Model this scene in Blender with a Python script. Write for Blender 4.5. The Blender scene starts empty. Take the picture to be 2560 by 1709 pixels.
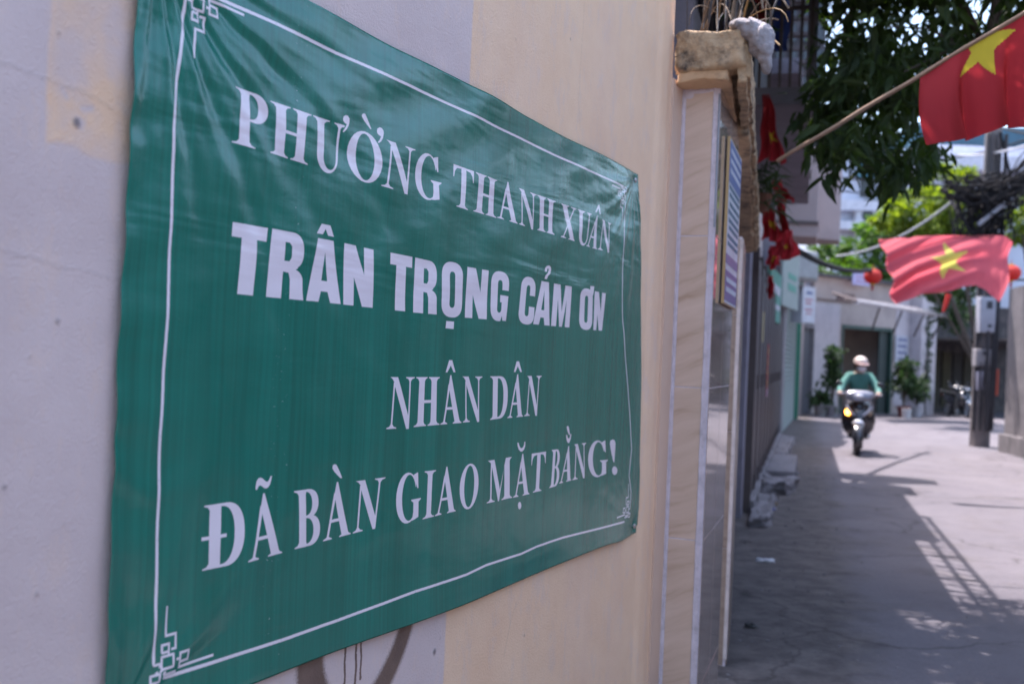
import bpy, bmesh, math, random
import numpy as np
from mathutils import Vector, Matrix, noise
random.seed(7); np.random.seed(7)
SC = bpy.context.scene
COL = SC.collection
PI = math.pi
# ------------------------------------------------------------------ camera
FPX, ROLL, PITCH, EYE = 2700.0, 0.043, math.atan(33/2700), 1.45
cam_d = bpy.data.cameras.new('camera')
cam = bpy.data.objects.new('camera', cam_d); COL.objects.link(cam)
cam_d.sensor_width = 36.0; cam_d.lens = 36.0*FPX/2560.0
cam_d.clip_start = 0.05; cam_d.clip_end = 1500
cam_d.dof.use_dof = True; cam_d.dof.focus_distance = 2.45; cam_d.dof.aperture_fstop = 3.5
cam_d.dof.aperture_blades = 9
cam.matrix_world = (Matrix.Translation((0, 0, EYE)) @ Matrix.Rotation(PI/2+PITCH, 4, 'X') @ Matrix.Rotation(ROLL, 4, 'Z'))
SC.camera = cam
# ------------------------------------------------------------------ light
SUN_EL = math.radians(70)
SUN_H = Vector((-0.62, 0.78, 0)).normalized()
sun_dir = Vector((SUN_H.x*math.cos(SUN_EL), SUN_H.y*math.cos(SUN_EL), math.sin(SUN_EL)))
world = bpy.data.worlds.new('World'); SC.world = world; world.use_nodes = True
wn = world.node_tree; wn.nodes.clear()
sky = wn.nodes.new('ShaderNodeTexSky'); sky.sky_type = 'NISHITA'; sky.sun_disc = False
sky.sun_elevation = SUN_EL; sky.sun_rotation = math.atan2(SUN_H.x, SUN_H.y)
sky.air_density = 1.0; sky.dust_density = 2.6; sky.ozone_density = 1.0
bg = wn.nodes.new('ShaderNodeBackground'); bg.inputs['Strength'].default_value = 0.15
wo = wn.nodes.new('ShaderNodeOutputWorld')
wn.links.new(sky.outputs[0], bg.inputs[0]); wn.links.new(bg.outputs[0], wo.inputs[0])
sun_d = bpy.data.lights.new('sun', 'SUN'); sun_d.energy = 2.8; sun_d.angle = math.radians(0.53)
sun_d.color = (1.0, 0.925, 0.93)
sun = bpy.data.objects.new('sun', sun_d); COL.objects.link(sun)
sun.rotation_euler = (-sun_dir).to_track_quat('-Z', 'Y').to_euler()
vs = SC.view_settings
vs.view_transform = 'Standard'; vs.look = 'None'; vs.gamma = 1.0; vs.exposure = 1.95
try: vs.use_curve_mapping = False
except Exception: pass
try: SC.cycles.max_bounces = 7; SC.cycles.transparent_max_bounces = 8
except Exception: pass

# ------------------------------------------------------------------ placement helpers
def ray(px, py):
    x = px-1280; y = py-854.5
    c, s = math.cos(ROLL), math.sin(ROLL)
    X = x*c+y*s; Y = y*c-x*s
    d = (X/FPX, 1.0, -Y/FPX)
    cp, sp = math.cos(PITCH), math.sin(PITCH)
    return Vector((d[0], d[1]*cp-d[2]*sp, d[1]*sp+d[2]*cp))
def at(px, py, depth):
    d = ray(px, py); return Vector((0, 0, EYE))+d*(depth/d.y)
def gnd(px, py, h=0.0):
    d = ray(px, py); return Vector((0, 0, EYE))+d*((h-EYE)/d.z)
A0 = math.atan(.479)
WD = Vector((math.sin(A0), math.cos(A0), 0)); WN = Vector((math.cos(A0), -math.sin(A0), 0))
WO = -WN*1.2
def wp(s, z, n=0.0):                                     # a point of the banner wall: along, up, out
    return WO+WD*s+WN*n+Vector((0, 0, z))
WM = Matrix((( WD.x, WN.x, 0, WO.x), (WD.y, WN.y, 0, WO.y), (0, 0, 1, 0), (0, 0, 0, 1)))   # local (s, n, z)
def frame(p, q):                                         # matrix: x from p to q, y to the right of it, z up
    p = Vector((p[0], p[1], 0)); q = Vector((q[0], q[1], 0))
    d = (q-p).normalized(); n = Vector((d.y, -d.x, 0))
    return Matrix(((d.x, n.x, 0, p.x), (d.y, n.y, 0, p.y), (0, 0, 1, 0), (0, 0, 0, 1))), (q-p).length

# ------------------------------------------------------------------ mesh builder
class MB:
    def __init__(s): s.v = []; s.f = []; s.m = []; s.uv = None
    def add(s, vs, fs, mi=0):
        o = len(s.v); s.v += [tuple(v) for v in vs]
        s.f += [tuple(i+o for i in f) for f in fs]; s.m += [mi]*len(fs); return s
    def box(s, c, d, M=None, mi=0):
        x, y, z = d[0]/2, d[1]/2, d[2]/2
        P = [Vector((c[0]+a*x, c[1]+b*y, c[2]+e*z)) for a, b, e in ((-1,-1,-1),(1,-1,-1),(1,1,-1),(-1,1,-1),(-1,-1,1),(1,-1,1),(1,1,1),(-1,1,1))]
        if M is not None: P = [M @ p for p in P]
        return s.add(P, [(0,3,2,1),(4,5,6,7),(0,1,5,4),(1,2,6,5),(2,3,7,6),(3,0,4,7)], mi)
    def bb(s, a, b, M=None, mi=0):                       # box from two corners
        return s.box([(a[i]+b[i])/2 for i in range(3)], [abs(b[i]-a[i]) for i in range(3)], M, mi)
    def quad(s, *p): return s.add(p, [tuple(range(len(p)))])
    def tube(s, pts, r, n=8, M=None, mi=0, cap=True):
        pts = [Vector(p) for p in pts]
        if M is not None: pts = [M @ p for p in pts]
        if not hasattr(r, '__len__'): r = [r]*len(pts)
        V = []; up = Vector((0, 0, 1)); prev = None
        for i, p in enumerate(pts):
            t = (pts[min(i+1, len(pts)-1)]-pts[max(i-1, 0)]).normalized()
            if prev is None:
                a = t.cross(up if abs(t.z) < .9 else Vector((1, 0, 0))).normalized()
            else:
                a = (prev-t*prev.dot(t)).normalized()
            prev = a; b = t.cross(a)
            for k in range(n):
                an = 2*PI*k/n; V.append(p+(a*math.cos(an)+b*math.sin(an))*r[i])
        F = []
        for i in range(len(pts)-1):
            for k in range(n):
                F.append((i*n+k, i*n+(k+1) % n, (i+1)*n+(k+1) % n, (i+1)*n+k))
        if cap: F.append(tuple(range(n-1, -1, -1))); F.append(tuple(range((len(pts)-1)*n, len(pts)*n)))
        return s.add(V, F, mi)
    def lathe(s, prof, n=20, M=None, mi=0, cap=True):    # profile [(r, z)] round local z
        V = []; 
        for r, z in prof:
            for k in range(n): V.append(Vector((r*math.cos(2*PI*k/n), r*math.sin(2*PI*k/n), z)))
        if M is not None: V = [M @ v for v in V]
        F = [(i*n+k, i*n+(k+1) % n, (i+1)*n+(k+1) % n, (i+1)*n+k) for i in range(len(prof)-1) for k in range(n)]
        if cap: F.append(tuple(range(n-1, -1, -1))); F.append(tuple(range((len(prof)-1)*n, len(prof)*n)))
        return s.add(V, F, mi)
    def ell(s, c, r, M=None, nu=14, nv=9, mi=0, fn=None):
        V = []; c = Vector(c)
        for j in range(nv+1):
            th = PI*j/nv
            for k in range(nu):
                ph = 2*PI*k/nu
                d = Vector((math.sin(th)*math.cos(ph), math.sin(th)*math.sin(ph), math.cos(th)))
                q = Vector((d.x*r[0], d.y*r[1], d.z*r[2]))
                if fn: q = fn(q, d)
                V.append(c+q)
        if M is not None: V = [M @ v for v in V]
        F = [(j*nu+k, (j+1)*nu+k, (j+1)*nu+(k+1) % nu, j*nu+(k+1) % nu) for j in range(nv) for k in range(nu)]
        return s.add(V, F, mi)
    def prism(s, poly, y0, y1, M=None, mi=0):            # polygon in local x,z extruded along y
        n = len(poly)
        V = [Vector((x, y0, z)) for x, z in poly]+[Vector((x, y1, z)) for x, z in poly]
        if M is not None: V = [M @ v for v in V]
        F = [tuple(range(n)), tuple(range(2*n-1, n-1, -1))]+[(i, i+n, (i+1) % n+n, (i+1) % n) for i in range(n)]
        return s.add(V, F, mi)
    def build(s, name, mats, parent=None, smooth=False, bevel=0, **props):
        me = bpy.data.meshes.new(name)
        me.from_pydata(s.v, [], s.f); me.validate()
        if not isinstance(mats, (list, tuple)): mats = [mats]
        for m in mats: me.materials.append(m)
        if len(mats) > 1 and len(me.polygons) == len(s.m):
            me.polygons.foreach_set('material_index', s.m)
        if smooth:
            me.polygons.foreach_set('use_smooth', [True]*len(me.polygons))
            try: me.set_sharp_from_angle(angle=math.radians(45))
            except Exception: pass
        bm = bmesh.new(); bm.from_mesh(me); bmesh.ops.recalc_face_normals(bm, faces=bm.faces); bm.to_mesh(me); bm.free()
        o = bpy.data.objects.new(name, me); COL.objects.link(o)
        if parent is not None: o.parent = parent
        if bevel:
            b = o.modifiers.new('edge', 'BEVEL'); b.width = bevel; b.segments = 2; b.limit_method = 'ANGLE'
        for k, v in props.items(): o[k] = v
        return o
def thing(name, label, cat, loc=None, group=None, M=None):
    o = bpy.data.objects.new(name, None); COL.objects.link(o); o.empty_display_size = .1
    o['label'] = label; o['category'] = cat
    if group: o['group'] = group
    if M is not None: o.matrix_world = M
    elif loc is not None: o.location = loc
    return o
def tag(o, label=None, cat=None, group=None, kind=None):
    for k, v in (('label', label), ('category', cat), ('group', group), ('kind', kind)):
        if v: o[k] = v
    return o
def share(src, name, M, parent=None):                    # another instance of a mesh
    o = bpy.data.objects.new(name, src.data); COL.objects.link(o); o.parent = parent
    o.matrix_local = M; return o
def kids(o): return [c for c in bpy.data.objects if c.parent == o]
def copy_thing(o, M, label, group=None):
    ks = {}
    def rec(a, p):
        c = a.copy(); COL.objects.link(c)
        if p is not None: c.parent = p
        for ch in [x for x in src if x.parent == a]: rec(ch, c)
        return c
    src = list(bpy.data.objects)
    c = rec(o, None); c.matrix_world = M; c['label'] = label
    if group: c['group'] = group
    return c
def fbm(x, y, z=0, o=4):
    return noise.fractal(Vector((x, y, z)), 1.0, 2.0, o)

# ------------------------------------------------------------------ materials
def new_mat(name):
    m = bpy.data.materials.new(name); m.use_nodes = True
    nt = m.node_tree; b = nt.nodes['Principled BSDF']; return m, nt, b
def N(nt, t, **kw):
    n = nt.nodes.new(t)
    for k, v in kw.items():
        if k in n.inputs: n.inputs[k].default_value = v
        else: setattr(n, k, v)
    return n
def pm(name, c1, c2=None, scale=6, rough=.7, bump=.0, bscale=60, metal=0, dirt=None, damt=.35, dscale=2.5, spec=.5, stretch=(1,1,1), trans=0, emit=None, estr=0, coat=0, rough2=None):
    m, nt, b = new_mat(name)
    tc = N(nt, 'ShaderNodeTexCoord'); mp = N(nt, 'ShaderNodeMapping'); mp.inputs['Scale'].default_value = stretch
    nt.links.new(tc.outputs['Object'], mp.inputs[0])
    c2 = c2 or tuple(v*.78 for v in c1)
    nz = N(nt, 'ShaderNodeTexNoise', Scale=scale, Detail=6, Roughness=.65); nt.links.new(mp.outputs[0], nz.inputs['Vector'])
    cr = N(nt, 'ShaderNodeValToRGB'); cr.color_ramp.elements[0].position = .32; cr.color_ramp.elements[1].position = .68
    cr.color_ramp.elements[0].color = (*c2, 1); cr.color_ramp.elements[1].color = (*c1, 1)
    nt.links.new(nz.outputs[0], cr.inputs[0]); out = cr.outputs[0]
    if dirt:
        n2 = N(nt, 'ShaderNodeTexNoise', Scale=dscale, Detail=9, Roughness=.72); nt.links.new(tc.outputs['Object'], n2.inputs['Vector'])
        r2 = N(nt, 'ShaderNodeValToRGB'); r2.color_ramp.elements[0].position = .48; r2.color_ramp.elements[1].position = .72
        r2.color_ramp.elements[1].color = (damt*2, damt*2, damt*2, 1); nt.links.new(n2.outputs[0], r2.inputs[0])
        mx = N(nt, 'ShaderNodeMix', data_type='RGBA'); nt.links.new(r2.outputs[0], mx.inputs[0])
        nt.links.new(out, mx.inputs[6]); mx.inputs[7].default_value = (*dirt, 1); out = mx.outputs[2]
    nt.links.new(out, b.inputs['Base Color'])
    b.inputs['Roughness'].default_value = rough; b.inputs['Metallic'].default_value = metal
    b.inputs['Specular IOR Level'].default_value = spec
    if rough2 is not None:
        mr = N(nt, 'ShaderNodeMapRange'); mr.inputs['To Min'].default_value = rough; mr.inputs['To Max'].default_value = rough2
        nt.links.new(nz.outputs[0], mr.inputs[0]); nt.links.new(mr.outputs[0], b.inputs['Roughness'])
    if trans: b.inputs['Transmission Weight'].default_value = trans
    if coat: b.inputs['Coat Weight'].default_value = coat; b.inputs['Coat Roughness'].default_value = .08
    if emit: b.inputs['Emission Color'].default_value = (*emit, 1); b.inputs['Emission Strength'].default_value = estr
    if bump:
        n3 = N(nt, 'ShaderNodeTexNoise', Scale=bscale, Detail=5, Roughness=.6); nt.links.new(tc.outputs['Object'], n3.inputs['Vector'])
        bp = N(nt, 'ShaderNodeBump', Strength=bump, Distance=.01); nt.links.new(n3.outputs[0], bp.inputs['Height']); nt.links.new(bp.outputs[0], b.inputs['Normal'])
    return m
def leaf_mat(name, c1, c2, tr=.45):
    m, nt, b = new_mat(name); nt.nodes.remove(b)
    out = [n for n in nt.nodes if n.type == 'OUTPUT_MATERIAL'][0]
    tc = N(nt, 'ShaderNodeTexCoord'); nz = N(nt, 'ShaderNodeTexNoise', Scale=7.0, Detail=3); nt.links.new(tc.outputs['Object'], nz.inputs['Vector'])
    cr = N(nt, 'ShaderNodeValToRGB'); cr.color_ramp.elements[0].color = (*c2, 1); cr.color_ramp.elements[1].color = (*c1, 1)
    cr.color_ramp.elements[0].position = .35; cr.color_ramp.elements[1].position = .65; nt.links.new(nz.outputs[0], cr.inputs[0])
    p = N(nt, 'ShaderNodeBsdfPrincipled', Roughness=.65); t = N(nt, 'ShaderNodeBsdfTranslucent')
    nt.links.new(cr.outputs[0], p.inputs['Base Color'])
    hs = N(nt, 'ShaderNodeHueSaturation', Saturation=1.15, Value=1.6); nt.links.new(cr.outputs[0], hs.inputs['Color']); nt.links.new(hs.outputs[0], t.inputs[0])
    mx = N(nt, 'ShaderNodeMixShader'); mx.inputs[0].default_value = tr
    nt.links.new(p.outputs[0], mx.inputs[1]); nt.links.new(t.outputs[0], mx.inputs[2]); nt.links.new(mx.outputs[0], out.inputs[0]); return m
def cloth_mat(name, c, tr=.35):
    m, nt, b = new_mat(name); out = [n for n in nt.nodes if n.type == 'OUTPUT_MATERIAL'][0]
    b.inputs['Roughness'].default_value = .8
    tc = N(nt, 'ShaderNodeTexCoord'); nz = N(nt, 'ShaderNodeTexNoise', Scale=5, Detail=4); nt.links.new(tc.outputs['Object'], nz.inputs['Vector'])
    cr = N(nt, 'ShaderNodeValToRGB'); cr.color_ramp.elements[0].color = (*[v*.8 for v in c], 1); cr.color_ramp.elements[1].color = (*c, 1)
    nt.links.new(nz.outputs[0], cr.inputs[0]); nt.links.new(cr.outputs[0], b.inputs['Base Color'])
    t = N(nt, 'ShaderNodeBsdfTranslucent'); nt.links.new(cr.outputs[0], t.inputs[0])
    mx = N(nt, 'ShaderNodeMixShader'); mx.inputs[0].default_value = tr
    nt.links.new(b.outputs[0], mx.inputs[1]); nt.links.new(t.outputs[0], mx.inputs[2]); nt.links.new(mx.outputs[0], out.inputs[0]); return m

# ------------------------------------------------------------------ printed matter drawn into an in-memory map
class Print:
    def __init__(s, x0, y0, x1, y1, ppm, ch=1):
        s.x0, s.y0, s.x1, s.y1, s.k = x0, y0, x1, y1, ppm
        s.w = int((x1-x0)*ppm); s.h = int((y1-y0)*ppm); s.a = np.zeros((s.h, s.w), np.float32)
    def poly(s, P, val=1.0, ss=3):                       # antialiased even-odd polygon (metres)
        P = np.array(P, float); X = (P[:, 0]-s.x0)*s.k; Y = (P[:, 1]-s.y0)*s.k
        i0 = max(int(X.min())-1, 0); i1 = min(int(X.max())+2, s.w); j0 = max(int(Y.min())-1, 0); j1 = min(int(Y.max())+2, s.h)
        if i1 <= i0 or j1 <= j0: return
        W = (i1-i0)*ss; Hh = (j1-j0)*ss
        xs = i0+(np.arange(W)+.5)/ss; ys = j0+(np.arange(Hh)+.5)/ss
        par = np.zeros((Hh, W+1), np.int32)
        n = len(X)
        for a in range(n):
            b = (a+1) % n; ya, yb, xa, xb = Y[a], Y[b], X[a], X[b]
            if ya == yb: continue
            lo, hi = (ya, yb) if ya < yb else (yb, ya)
            r = np.where((ys >= lo) & (ys < hi))[0]
            if len(r) == 0: continue
            xc = xa+(ys[r]-ya)*(xb-xa)/(yb-ya)
            c = np.clip(np.ceil((xc-i0)*ss-.5), 0, W).astype(int); np.add.at(par, (r, c), 1)
        ins = (np.cumsum(par, 1)[:, :W] % 2).astype(np.float32)
        cov = ins.reshape(j1-j0, ss, i1-i0, ss).mean((1, 3))
        t = s.a[j0:j1, i0:i1]
        if val > 0: np.maximum(t, cov*val, out=t)
        else: np.minimum(t, 1-cov, out=t)
    def stroke(s, P, w, val=1.0, closed=False):
        P = [Vector(p) for p in P]
        if closed: P = P+[P[0]]
        L, R = [], []
        for i, p in enumerate(P):
            a = (P[i]-P[i-1]).normalized() if i > 0 else None
            b = (P[i+1]-P[i]).normalized() if i < len(P)-1 else None
            if a is None: a = b
            if b is None: b = a
            n = Vector((-(a+b).y, (a+b).x)).normalized(); m = 1/max(.5, n.dot(Vector((-a.y, a.x))))
            L.append(p+n*w/2*m); R.append(p-n*w/2*m)
        for i in range(len(P)-1): s.poly([L[i], L[i+1], R[i+1], R[i]], val)
    def image(s, name, extra=None):
        im = bpy.data.images.new(name, s.w, s.h, float_buffer=False); im.colorspace_settings.name = 'Non-Color'
        px = np.zeros((s.h, s.w, 4), np.float32); px[..., 0] = s.a; px[..., 3] = 1
        if extra is not None:
            for i, e in enumerate(extra): px[..., 1+i] = e.a
        im.pixels.foreach_set(px.ravel()); im.update(); im.pack(); return im
def blur(a, r, it=2):
    for _ in range(it):
        for ax in (0, 1):
            p = np.pad(a, [(r+1, r) if k == ax else (0, 0) for k in (0, 1)], mode='edge'); c = np.cumsum(p, ax)
            a = (np.take(c, range(2*r+1, c.shape[ax]), ax)-np.take(c, range(0, c.shape[ax]-2*r-1), ax))/(2*r+1)
    return a.astype(np.float32)
LETTERS = [["P",[[1.4017,1.8738],[1.4869,1.8744],[1.492,1.7798],[1.4,1.7811]]],["H",[[1.4922,1.8712],[1.609,1.872],[1.6059,1.7799],[1.4973,1.7819]]],["U",[[1.6142,1.8727],[1.717,1.8743],[1.7125,1.7781],[1.6228,1.7792]]],["O",[[1.7278,1.8734],[1.847,1.8796],[1.8551,1.7809],[1.7338,1.7801]]],["N",[[1.8662,1.8777],[1.9788,1.8789],[1.9782,1.7817],[1.8521,1.7812]]],["G",[[1.9817,1.8767],[2.0964,1.8822],[2.1052,1.7831],[1.9865,1.7821]]],["T",[[2.1552,1.88],[2.2524,1.8795],[2.2495,1.7847],[2.1534,1.7855]]],["H",[[2.2617,1.8792],[2.3774,1.8791],[2.3832,1.7868],[2.2599,1.7865]]],["A",[[2.3852,1.8815],[2.4965,1.8824],[2.501,1.7873],[2.3884,1.7881]]],["N",[[2.5044,1.8805],[2.6117,1.8793],[2.6188,1.7862],[2.5097,1.7874]]],["H",[[2.6156,1.8796],[2.7396,1.8804],[2.7409,1.7874],[2.6296,1.7874]]],["X",[[2.7848,1.8809],[2.8984,1.8823],[2.8873,1.7866],[2.7846,1.7869]]],["U",[[2.9079,1.8825],[3.0122,1.8824],[3.0025,1.7843],[2.9044,1.784]]],["A",[[3.0142,1.8818],[3.1018,1.8814],[3.07,1.7824],[2.9832,1.7834]]],["N",[[3.1021,1.8783],[3.1871,1.8759],[3.1873,1.7843],[3.0783,1.7838]]],["t",[[1.41,1.6503],[1.5017,1.6517],[1.4956,1.5324],[1.4048,1.5322]]],["r",[[1.5131,1.6524],[1.6092,1.6523],[1.612,1.5333],[1.5047,1.5326]]],["a",[[1.6181,1.6511],[1.729,1.6521],[1.7316,1.5338],[1.6208,1.5336]]],["n",[[1.7348,1.6518],[1.8368,1.6498],[1.8431,1.5331],[1.7406,1.5335]]],["t",[[1.8992,1.6506],[1.9894,1.6506],[1.9945,1.533],[1.9037,1.5329]]],["r",[[2.002,1.6506],[2.1026,1.6492],[2.1036,1.5334],[2.0006,1.5323]]],["o",[[2.1204,1.6543],[2.2191,1.6548],[2.2228,1.5329],[2.123,1.5326]]],["n",[[2.24,1.6525],[2.3532,1.6539],[2.3512,1.5344],[2.2386,1.5332]]],["g",[[2.3707,1.6554],[2.4716,1.655],[2.4606,1.5354],[2.3715,1.5357]]],["c",[[2.5413,1.6555],[2.6306,1.655],[2.6314,1.5338],[2.5321,1.5357]]],["a",[[2.6404,1.6536],[2.7491,1.6542],[2.7334,1.5355],[2.6264,1.5353]]],["m",[[2.7555,1.654],[2.8813,1.6547],[2.8778,1.5366],[2.7439,1.5356]]],["o",[[2.9497,1.6551],[3.0535,1.6562],[3.055,1.5366],[2.9513,1.5378]]],["n",[[3.0683,1.6549],[3.1621,1.6549],[3.1429,1.5378],[3.0673,1.5369]]],["N",[[1.9219,1.3935],[2.0202,1.3935],[2.0225,1.2844],[1.9143,1.2856]]],["H",[[2.0272,1.3935],[2.1308,1.3936],[2.1385,1.2859],[2.0254,1.2854]]],["A",[[2.1362,1.3942],[2.2315,1.3952],[2.2455,1.286],[2.1437,1.286]]],["N",[[2.2405,1.3948],[2.3424,1.3949],[2.3526,1.2873],[2.253,1.2864]]],["D",[[2.3856,1.3955],[2.4879,1.3959],[2.4913,1.2904],[2.3956,1.2877]]],["A",[[2.4948,1.3975],[2.5922,1.3987],[2.5862,1.2899],[2.4933,1.2888]]],["N",[[2.6038,1.3965],[2.6963,1.3972],[2.6913,1.2914],[2.5942,1.2904]]],["Q",[[1.3722,1.1847],[1.4745,1.1843],[1.4749,1.0778],[1.374,1.0794]]],["A",[[1.4803,1.1871],[1.5691,1.1868],[1.5829,1.0778],[1.4864,1.076]]],["B",[[1.6089,1.1858],[1.6875,1.186],[1.6994,1.0793],[1.6207,1.079]]],["A",[[1.7018,1.1877],[1.7916,1.1875],[1.8018,1.083],[1.7085,1.0812]]],["N",[[1.8107,1.1866],[1.921,1.1854],[1.9047,1.0852],[1.8095,1.0831]]],["G",[[1.9644,1.1866],[2.0653,1.1849],[2.0708,1.0813],[1.966,1.0801]]],["I",[[2.0809,1.1851],[2.1314,1.1842],[2.1301,1.0801],[2.0794,1.0794]]],["A",[[2.1365,1.1847],[2.2272,1.1852],[2.2308,1.0808],[2.1339,1.0802]]],["O",[[2.2469,1.1842],[2.3452,1.1852],[2.3415,1.081],[2.2474,1.0799]]],["M",[[2.3925,1.1868],[2.5288,1.1874],[2.5406,1.0811],[2.3925,1.0818]]],["A",[[2.5468,1.1876],[2.6443,1.1887],[2.6493,1.0796],[2.5471,1.0804]]],["T",[[2.6532,1.1877],[2.749,1.1876],[2.7457,1.0815],[2.6553,1.0813]]],["B",[[2.7892,1.1896],[2.8529,1.1891],[2.8467,1.0851],[2.7797,1.084]]],["A",[[2.8675,1.1906],[2.9582,1.1911],[2.9409,1.0914],[2.8505,1.0901]]],["N",[[2.9521,1.1962],[3.0489,1.1954],[3.0654,1.0915],[2.9492,1.0913]]],["G",[[3.0652,1.1972],[3.2363,1.1931],[3.2497,1.0808],[3.0756,1.0889]]]]
ACCENTS = [[[1.7744,1.9055],[1.7751,1.9099],[1.7809,1.9129],[1.7871,1.9126],[1.793,1.9067],[1.8016,1.8981],[1.8103,1.8884],[1.8077,1.8869],[1.7969,1.8923],[1.7834,1.8989]],[[1.7095,1.8862],[1.711,1.8914],[1.7181,1.8955],[1.7255,1.8957],[1.7313,1.8918],[1.7323,1.8865],[1.7301,1.8777],[1.7234,1.8689],[1.714,1.8616],[1.7114,1.8629],[1.719,1.8717],[1.7235,1.8791],[1.7161,1.8802],[1.7111,1.8828]],[[1.8306,1.8879],[1.8323,1.8934],[1.8401,1.8977],[1.8483,1.8979],[1.8547,1.8938],[1.8559,1.8882],[1.8534,1.8789],[1.8459,1.8697],[1.8374,1.8651],[1.8345,1.8665],[1.8411,1.8726],[1.8461,1.8804],[1.8379,1.8816],[1.8323,1.8844]],[[1.6918,1.8745],[1.7155,1.8752],[1.7158,1.8716],[1.708,1.8699],[1.7046,1.8729]],[[3.064,1.9174],[3.0736,1.9178],[3.0851,1.8911],[3.0768,1.8907],[3.0679,1.9075],[3.049,1.8919],[3.0408,1.8923]],[[1.6584,1.6792],[1.6853,1.6793],[1.6989,1.6597],[1.6805,1.6596],[1.6711,1.6711],[1.6634,1.6602],[1.644,1.6599]],[[2.1501,1.5209],[2.1875,1.5215],[2.1867,1.5043],[2.1483,1.5044]],[[2.6879,1.6815],[2.6883,1.6905],[2.6996,1.6974],[2.7142,1.7002],[2.7267,1.6975],[2.7316,1.6903],[2.7273,1.679],[2.7125,1.6709],[2.7048,1.6616],[2.6887,1.6616],[2.6944,1.6707],[2.7083,1.6787],[2.7143,1.6866],[2.7124,1.6913],[2.707,1.6913],[2.7033,1.6878],[2.7026,1.6817]],[[3.0276,1.6678],[3.0602,1.6688],[3.0588,1.6522],[3.0551,1.6414],[3.0359,1.6311],[3.0141,1.6445],[3.0277,1.6529]],[[2.1716,1.4323],[2.1858,1.4325],[2.2046,1.4047],[2.1955,1.4047],[2.1809,1.4198],[2.1659,1.4046],[2.1575,1.4045]],[[2.5339,1.4346],[2.5485,1.4347],[2.5689,1.4071],[2.5587,1.407],[2.5421,1.4218],[2.5286,1.4067],[2.5186,1.4067]],[[1.5005,1.1988],[1.5006,1.2056],[1.5027,1.2132],[1.5068,1.2175],[1.5134,1.2187],[1.5198,1.2164],[1.5261,1.2119],[1.5308,1.2098],[1.5352,1.2104],[1.5384,1.2144],[1.5414,1.2192],[1.5449,1.2186],[1.5435,1.2118],[1.5402,1.2042],[1.5349,1.1996],[1.5293,1.1983],[1.5232,1.2],[1.5178,1.2033],[1.5132,1.2052],[1.5089,1.2041],[1.5049,1.1984]],[[1.7265,1.2189],[1.7272,1.2241],[1.7321,1.2262],[1.7385,1.2251],[1.7435,1.22],[1.7541,1.2073],[1.7615,1.1972],[1.7549,1.1976],[1.7433,1.205],[1.7318,1.213]],[[2.5591,1.2229],[2.567,1.2214],[2.5716,1.2145],[2.5788,1.208],[2.5868,1.2064],[2.5958,1.2089],[2.6017,1.2156],[2.6024,1.2225],[2.6084,1.2222],[2.6089,1.211],[2.6018,1.2016],[2.5904,1.1973],[2.5798,1.1985],[2.5688,1.2041],[2.5614,1.2129]],[[2.6003,1.0542],[2.6,1.0512],[2.5988,1.0486],[2.5967,1.0467],[2.5939,1.0456],[2.5906,1.0455],[2.5873,1.0463],[2.5842,1.048],[2.5817,1.0505],[2.5799,1.0534],[2.5791,1.0564],[2.5793,1.0594],[2.5805,1.062],[2.5826,1.0639],[2.5854,1.065],[2.5886,1.0652],[2.592,1.0643],[2.5951,1.0626],[2.5976,1.0602],[2.5994,1.0573]],[[2.8901,1.2269],[2.8964,1.2266],[2.9021,1.2187],[2.9088,1.2153],[2.9166,1.2171],[2.9234,1.2284],[2.9292,1.2275],[2.9251,1.2129],[2.9165,1.2035],[2.9071,1.2022],[2.8969,1.2083],[2.8911,1.2177]],[[2.8922,1.2513],[2.8991,1.2528],[2.9067,1.2495],[2.9127,1.2382],[2.9181,1.2256],[2.9125,1.2253],[2.902,1.234],[2.894,1.242]],[[3.2548,1.1808],[3.2594,1.1907],[3.2764,1.1939],[3.2955,1.1905],[3.3054,1.1814],[3.3057,1.1626],[3.3031,1.1191],[3.2952,1.1197],[3.2705,1.1546]],[[3.3345,1.0893],[3.3338,1.085],[3.3307,1.0814],[3.3255,1.0787],[3.3188,1.0772],[3.3111,1.0771],[3.3034,1.0785],[3.2962,1.081],[3.2904,1.0846],[3.2864,1.0888],[3.2846,1.0932],[3.2853,1.0975],[3.2884,1.1011],[3.2935,1.1038],[3.3001,1.1053],[3.3077,1.1054],[3.3155,1.1042],[3.3227,1.1016],[3.3287,1.0981],[3.3328,1.0938]]]
# ------------------------------------------------------------------ letter shapes in a unit box
def R(a, b, c, d): return [(a, b), (c, b), (c, d), (a, d)]
def SE(cx, cy, rx, ry, a0=0, a1=360, n=28, p=2.0):
    o = []
    for i in range(n+1):
        t = math.radians(a0+(a1-a0)*i/n); c, s_ = math.cos(t), math.sin(t)
        o.append((cx+rx*math.copysign(abs(c)**(2/p), c), cy+ry*math.copysign(abs(s_)**(2/p), s_)))
    return o
def SL(u0, u1, v, up, a, b, k=.09):                      # bracketed slab serif under/over a stem a..b
    s_ = 1 if up else -1
    return [(u0, v), (u1, v), (u1, v+s_*.018), (b+(u1-b)*.35, v+s_*.04), (b, v+s_*k), (a, v+s_*k), (a-(a-u0)*.35, v+s_*.04), (u0, v+s_*.018)]
def stem(a, b, sa, sb, v0=0, v1=1): return [(R(a, v0, b, v1), 1), (SL(sa, sb, v0, True, a, b), 1), (SL(sa, sb, v1, False, a, b), 1)]
GL = {}
GL['I'] = stem(.30, .70, .0, 1.0)
GL['H'] = stem(.13, .36, .0, .47)+stem(.64, .87, .53, 1.0)+[(R(.3, .47, .7, .53), 1)]
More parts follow.
